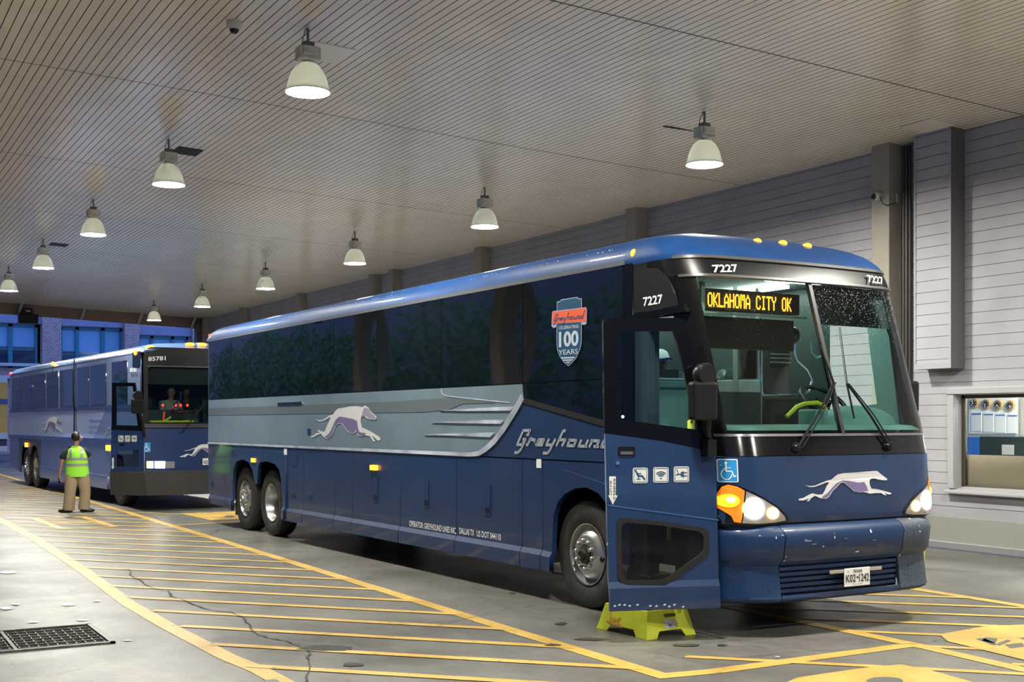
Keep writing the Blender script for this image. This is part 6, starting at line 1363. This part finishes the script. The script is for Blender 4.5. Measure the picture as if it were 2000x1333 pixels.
for i, H_ in enumerate(holes):
    y0, y1 = max(p[0] for p in H_), min(p[0] for p in H_); z0, z1 = H_[0][1], H_[2][1]; w = y0-y1
    mb = MB(); cy = (y0+y1)/2; divs = (0, .25, .29, .66, .71, 1) if i else (0, .55, .60, .93, 1)
    for f_ in ((0, .03), (divs[1], divs[2]), (divs[3], divs[4]), (.97, 1)): mb.box((.18, y0-w*(f_[0]+f_[1])/2, (z0+z1)/2), (.15, w*(f_[1]-f_[0])+.05, z1-z0))
    mb.box((.18, cy, z1-.08), (.15, w, .16)); mb.box((.18, cy, z0+.08), (.15, w, .16)); mb.box((.22, cy, z0+(z1-z0)*.42), (.08, w, .07))
    WF = mb.build('window_frame', M_TF, BD)
    mb = MB(); mb.box((.28, cy, (z0+z1)/2), (.02, w, z1-z0)); mb.build('window_pane', M_PN, WF)
    mb = MB(); mb.box((.26, cy, z1-(z1-z0)*.26), (.01, w*.98, (z1-z0)*.5)); mb.build('window_blind', M_BLND, WF)
    mb = MB(); mb.box((-.10, cy, z1+.28), (.25, w+.6, .5)); mb.build('soldier_course', brick_mat('brick_header', (.20, .22, .45), (.28, .30, .5), (.4, .4, .5), 4), BD)
for x0, x1, y0, y1 in ((80, 117, 600, 720), (240, 269, 610, 740), (372, 396, 620, 740)):
    a, b = bl(x0, y0), bl(x1, y1); mb = MB(); mb.box((-.25, (a.y+b.y)/2, 6), (.5, a.y-b.y, 12)); mb.build('pilaster', M_BRICK, BD)
for ya, yb in ((708, 717), (733, 741)): 
    a, b = bl(-80, ya), bl(75, yb); mb = MB(); mb.box((-.3, (a.y+b.y)/2, (a.z+b.z)/2), (.6, a.y-b.y, abs(a.z-b.z))); mb.build('ledge', mat('ledge_pale_stone', (.62, .60, .65), .7), BD)
# yellow delivery truck at the left edge
TX = 60.0; TR = empty('delivery_truck', (TX, 7.0, 0), 0, 'yellow-sided truck with dark blue stripe, cut off at the left picture edge', 'truck')
ye, _ = pB(14.5, 800, TX); ye -= 7.0
zz = lambda y: pB(5, y, TX)[1]
def tb(name, y0, y1, m, x0=0, dy=0, ln=7): mb = MB(); a, b = zz(y0), zz(y1); mb.box((1.2, ye+ln/2+dy, (a+b)/2), (2.4+x0*2, ln, abs(a-b))); return mb.build(name, m, TR)
tb('cargo_box', 748, 846, mat('truck_yellow', (.75, .42, .10), .5)); tb('roof_panel', 735, 748, mat('truck_white', (.6, .62, .66), .4), .02); tb('blue_stripe', 780, 790, mat('truck_blue', (.02, .07, .25), .4), .03); tb('side_rail', 846, 858, mat('truck_white'), .05)
tb('chassis', 858, 872, mat('chassis_dark', (.02, .04, .10), .5), -.2); tb('bumper_bar', 872, 882, mat('truck_white'), .02)
for k in (1.0, 2.4, 5.8): mb = MB(); mb.lathe([(.1, -.12), (.45, -.12), (.5, -.08), (.5, .08), (.45, .12), (.1, .12)], (.1, ye+k, .5), (1, 0, 0), 24); mb.build('wheel', M_RUB, TR)
# ================================================================== OPEN SIDE OF THE CANOPY (mirrored in the coach windows), plus added sky blocks
for i, x in enumerate((6, 13.0, 21.5, 30.5, 40)):
    mb = MB(); mb.box((x, 6.2, 3.25), (.75, .75, 6.5)); o = mb.build('canopy_column', mat('column_tan', (.40, .33, .26), .7, var=(3, .08)), bevel=.03); o['label'] = 'square tan concrete column on the open side of the canopy, mirrored in the coach windows'; o['category'] = 'column'; o['group'] = 'columns on the open side'
def tree(x, y, h, r, seed):
    T = empty('street_tree', (x, y, 0), 0, 'dark leafy street tree across the road, mirrored in the coach windows', 'tree', 'trees across the road'); rn = random.Random(seed)
    mb = MB(); mb.tube([(0, 0, 0), (.1, .05, h*.3), (.0, .1, h*.55)], [.28, .2, .1], 8); mb.build('trunk', mat('bark', (.08, .055, .04), .9), T, smooth=True)
    mb = MB()
    for k in range(900):
        a, b_ = rn.uniform(0, 2*pi), rn.uniform(-1, 1); rr = r*(.55+.5*rn.random()); s = sqrt(1-b_*b_)
        c = Vector((rr*s*cos(a), rr*s*sin(a), h*.62+rr*b_*1.05)); u = Vector((rn.uniform(-1, 1), rn.uniform(-1, 1), rn.uniform(-1, 1))).normalized(); w = u.orthogonal().normalized(); q = rn.uniform(.25, .5)
        mb.add([c+u*q, c+w*q*.5, c-u*q, c-w*q*.5], [(0, 1, 2, 3)])
    mb.build('foliage', mat('leaves_green', (.07, .24, .05), .6, var=(.8, .4)), T)
for k, (x, y) in enumerate(((75, 23), (86, 24), (98, 25), (112, 26), (4, 20), (12, 23), (20, 19.5), (28, 22), (36, 20), (45, 22), (54, 21), (64, 23), (-6, 20))): tree(x, y, 7.5+(k % 3), 4.0, k)
mb = MB(); mb.box((60, 40, 9), (270, 4, 18)); o = mb.build('sky_block_facade', brick_mat('brick_dim', (.12, .11, .16), (.16, .14, .2), (.2, .2, .25), 2)); tag(o, 'long brick facade across the road behind the trees, enlarged to block the sky', 'building')  # drawn extra long and tall to block open sky from the coach side

mb = MB(); mb.box((-24, 0, 6), (4, 60, 12)); o = mb.build('sky_block_facade', brick_mat('brick_dim2', (.10, .09, .12), (.13, .12, .16), (.16, .16, .2), 2)); tag(o, 'unseen brick facade added behind the camera to keep sky out of the coach front', 'building')  # unseen block added so the coach front reflects dark instead of sky
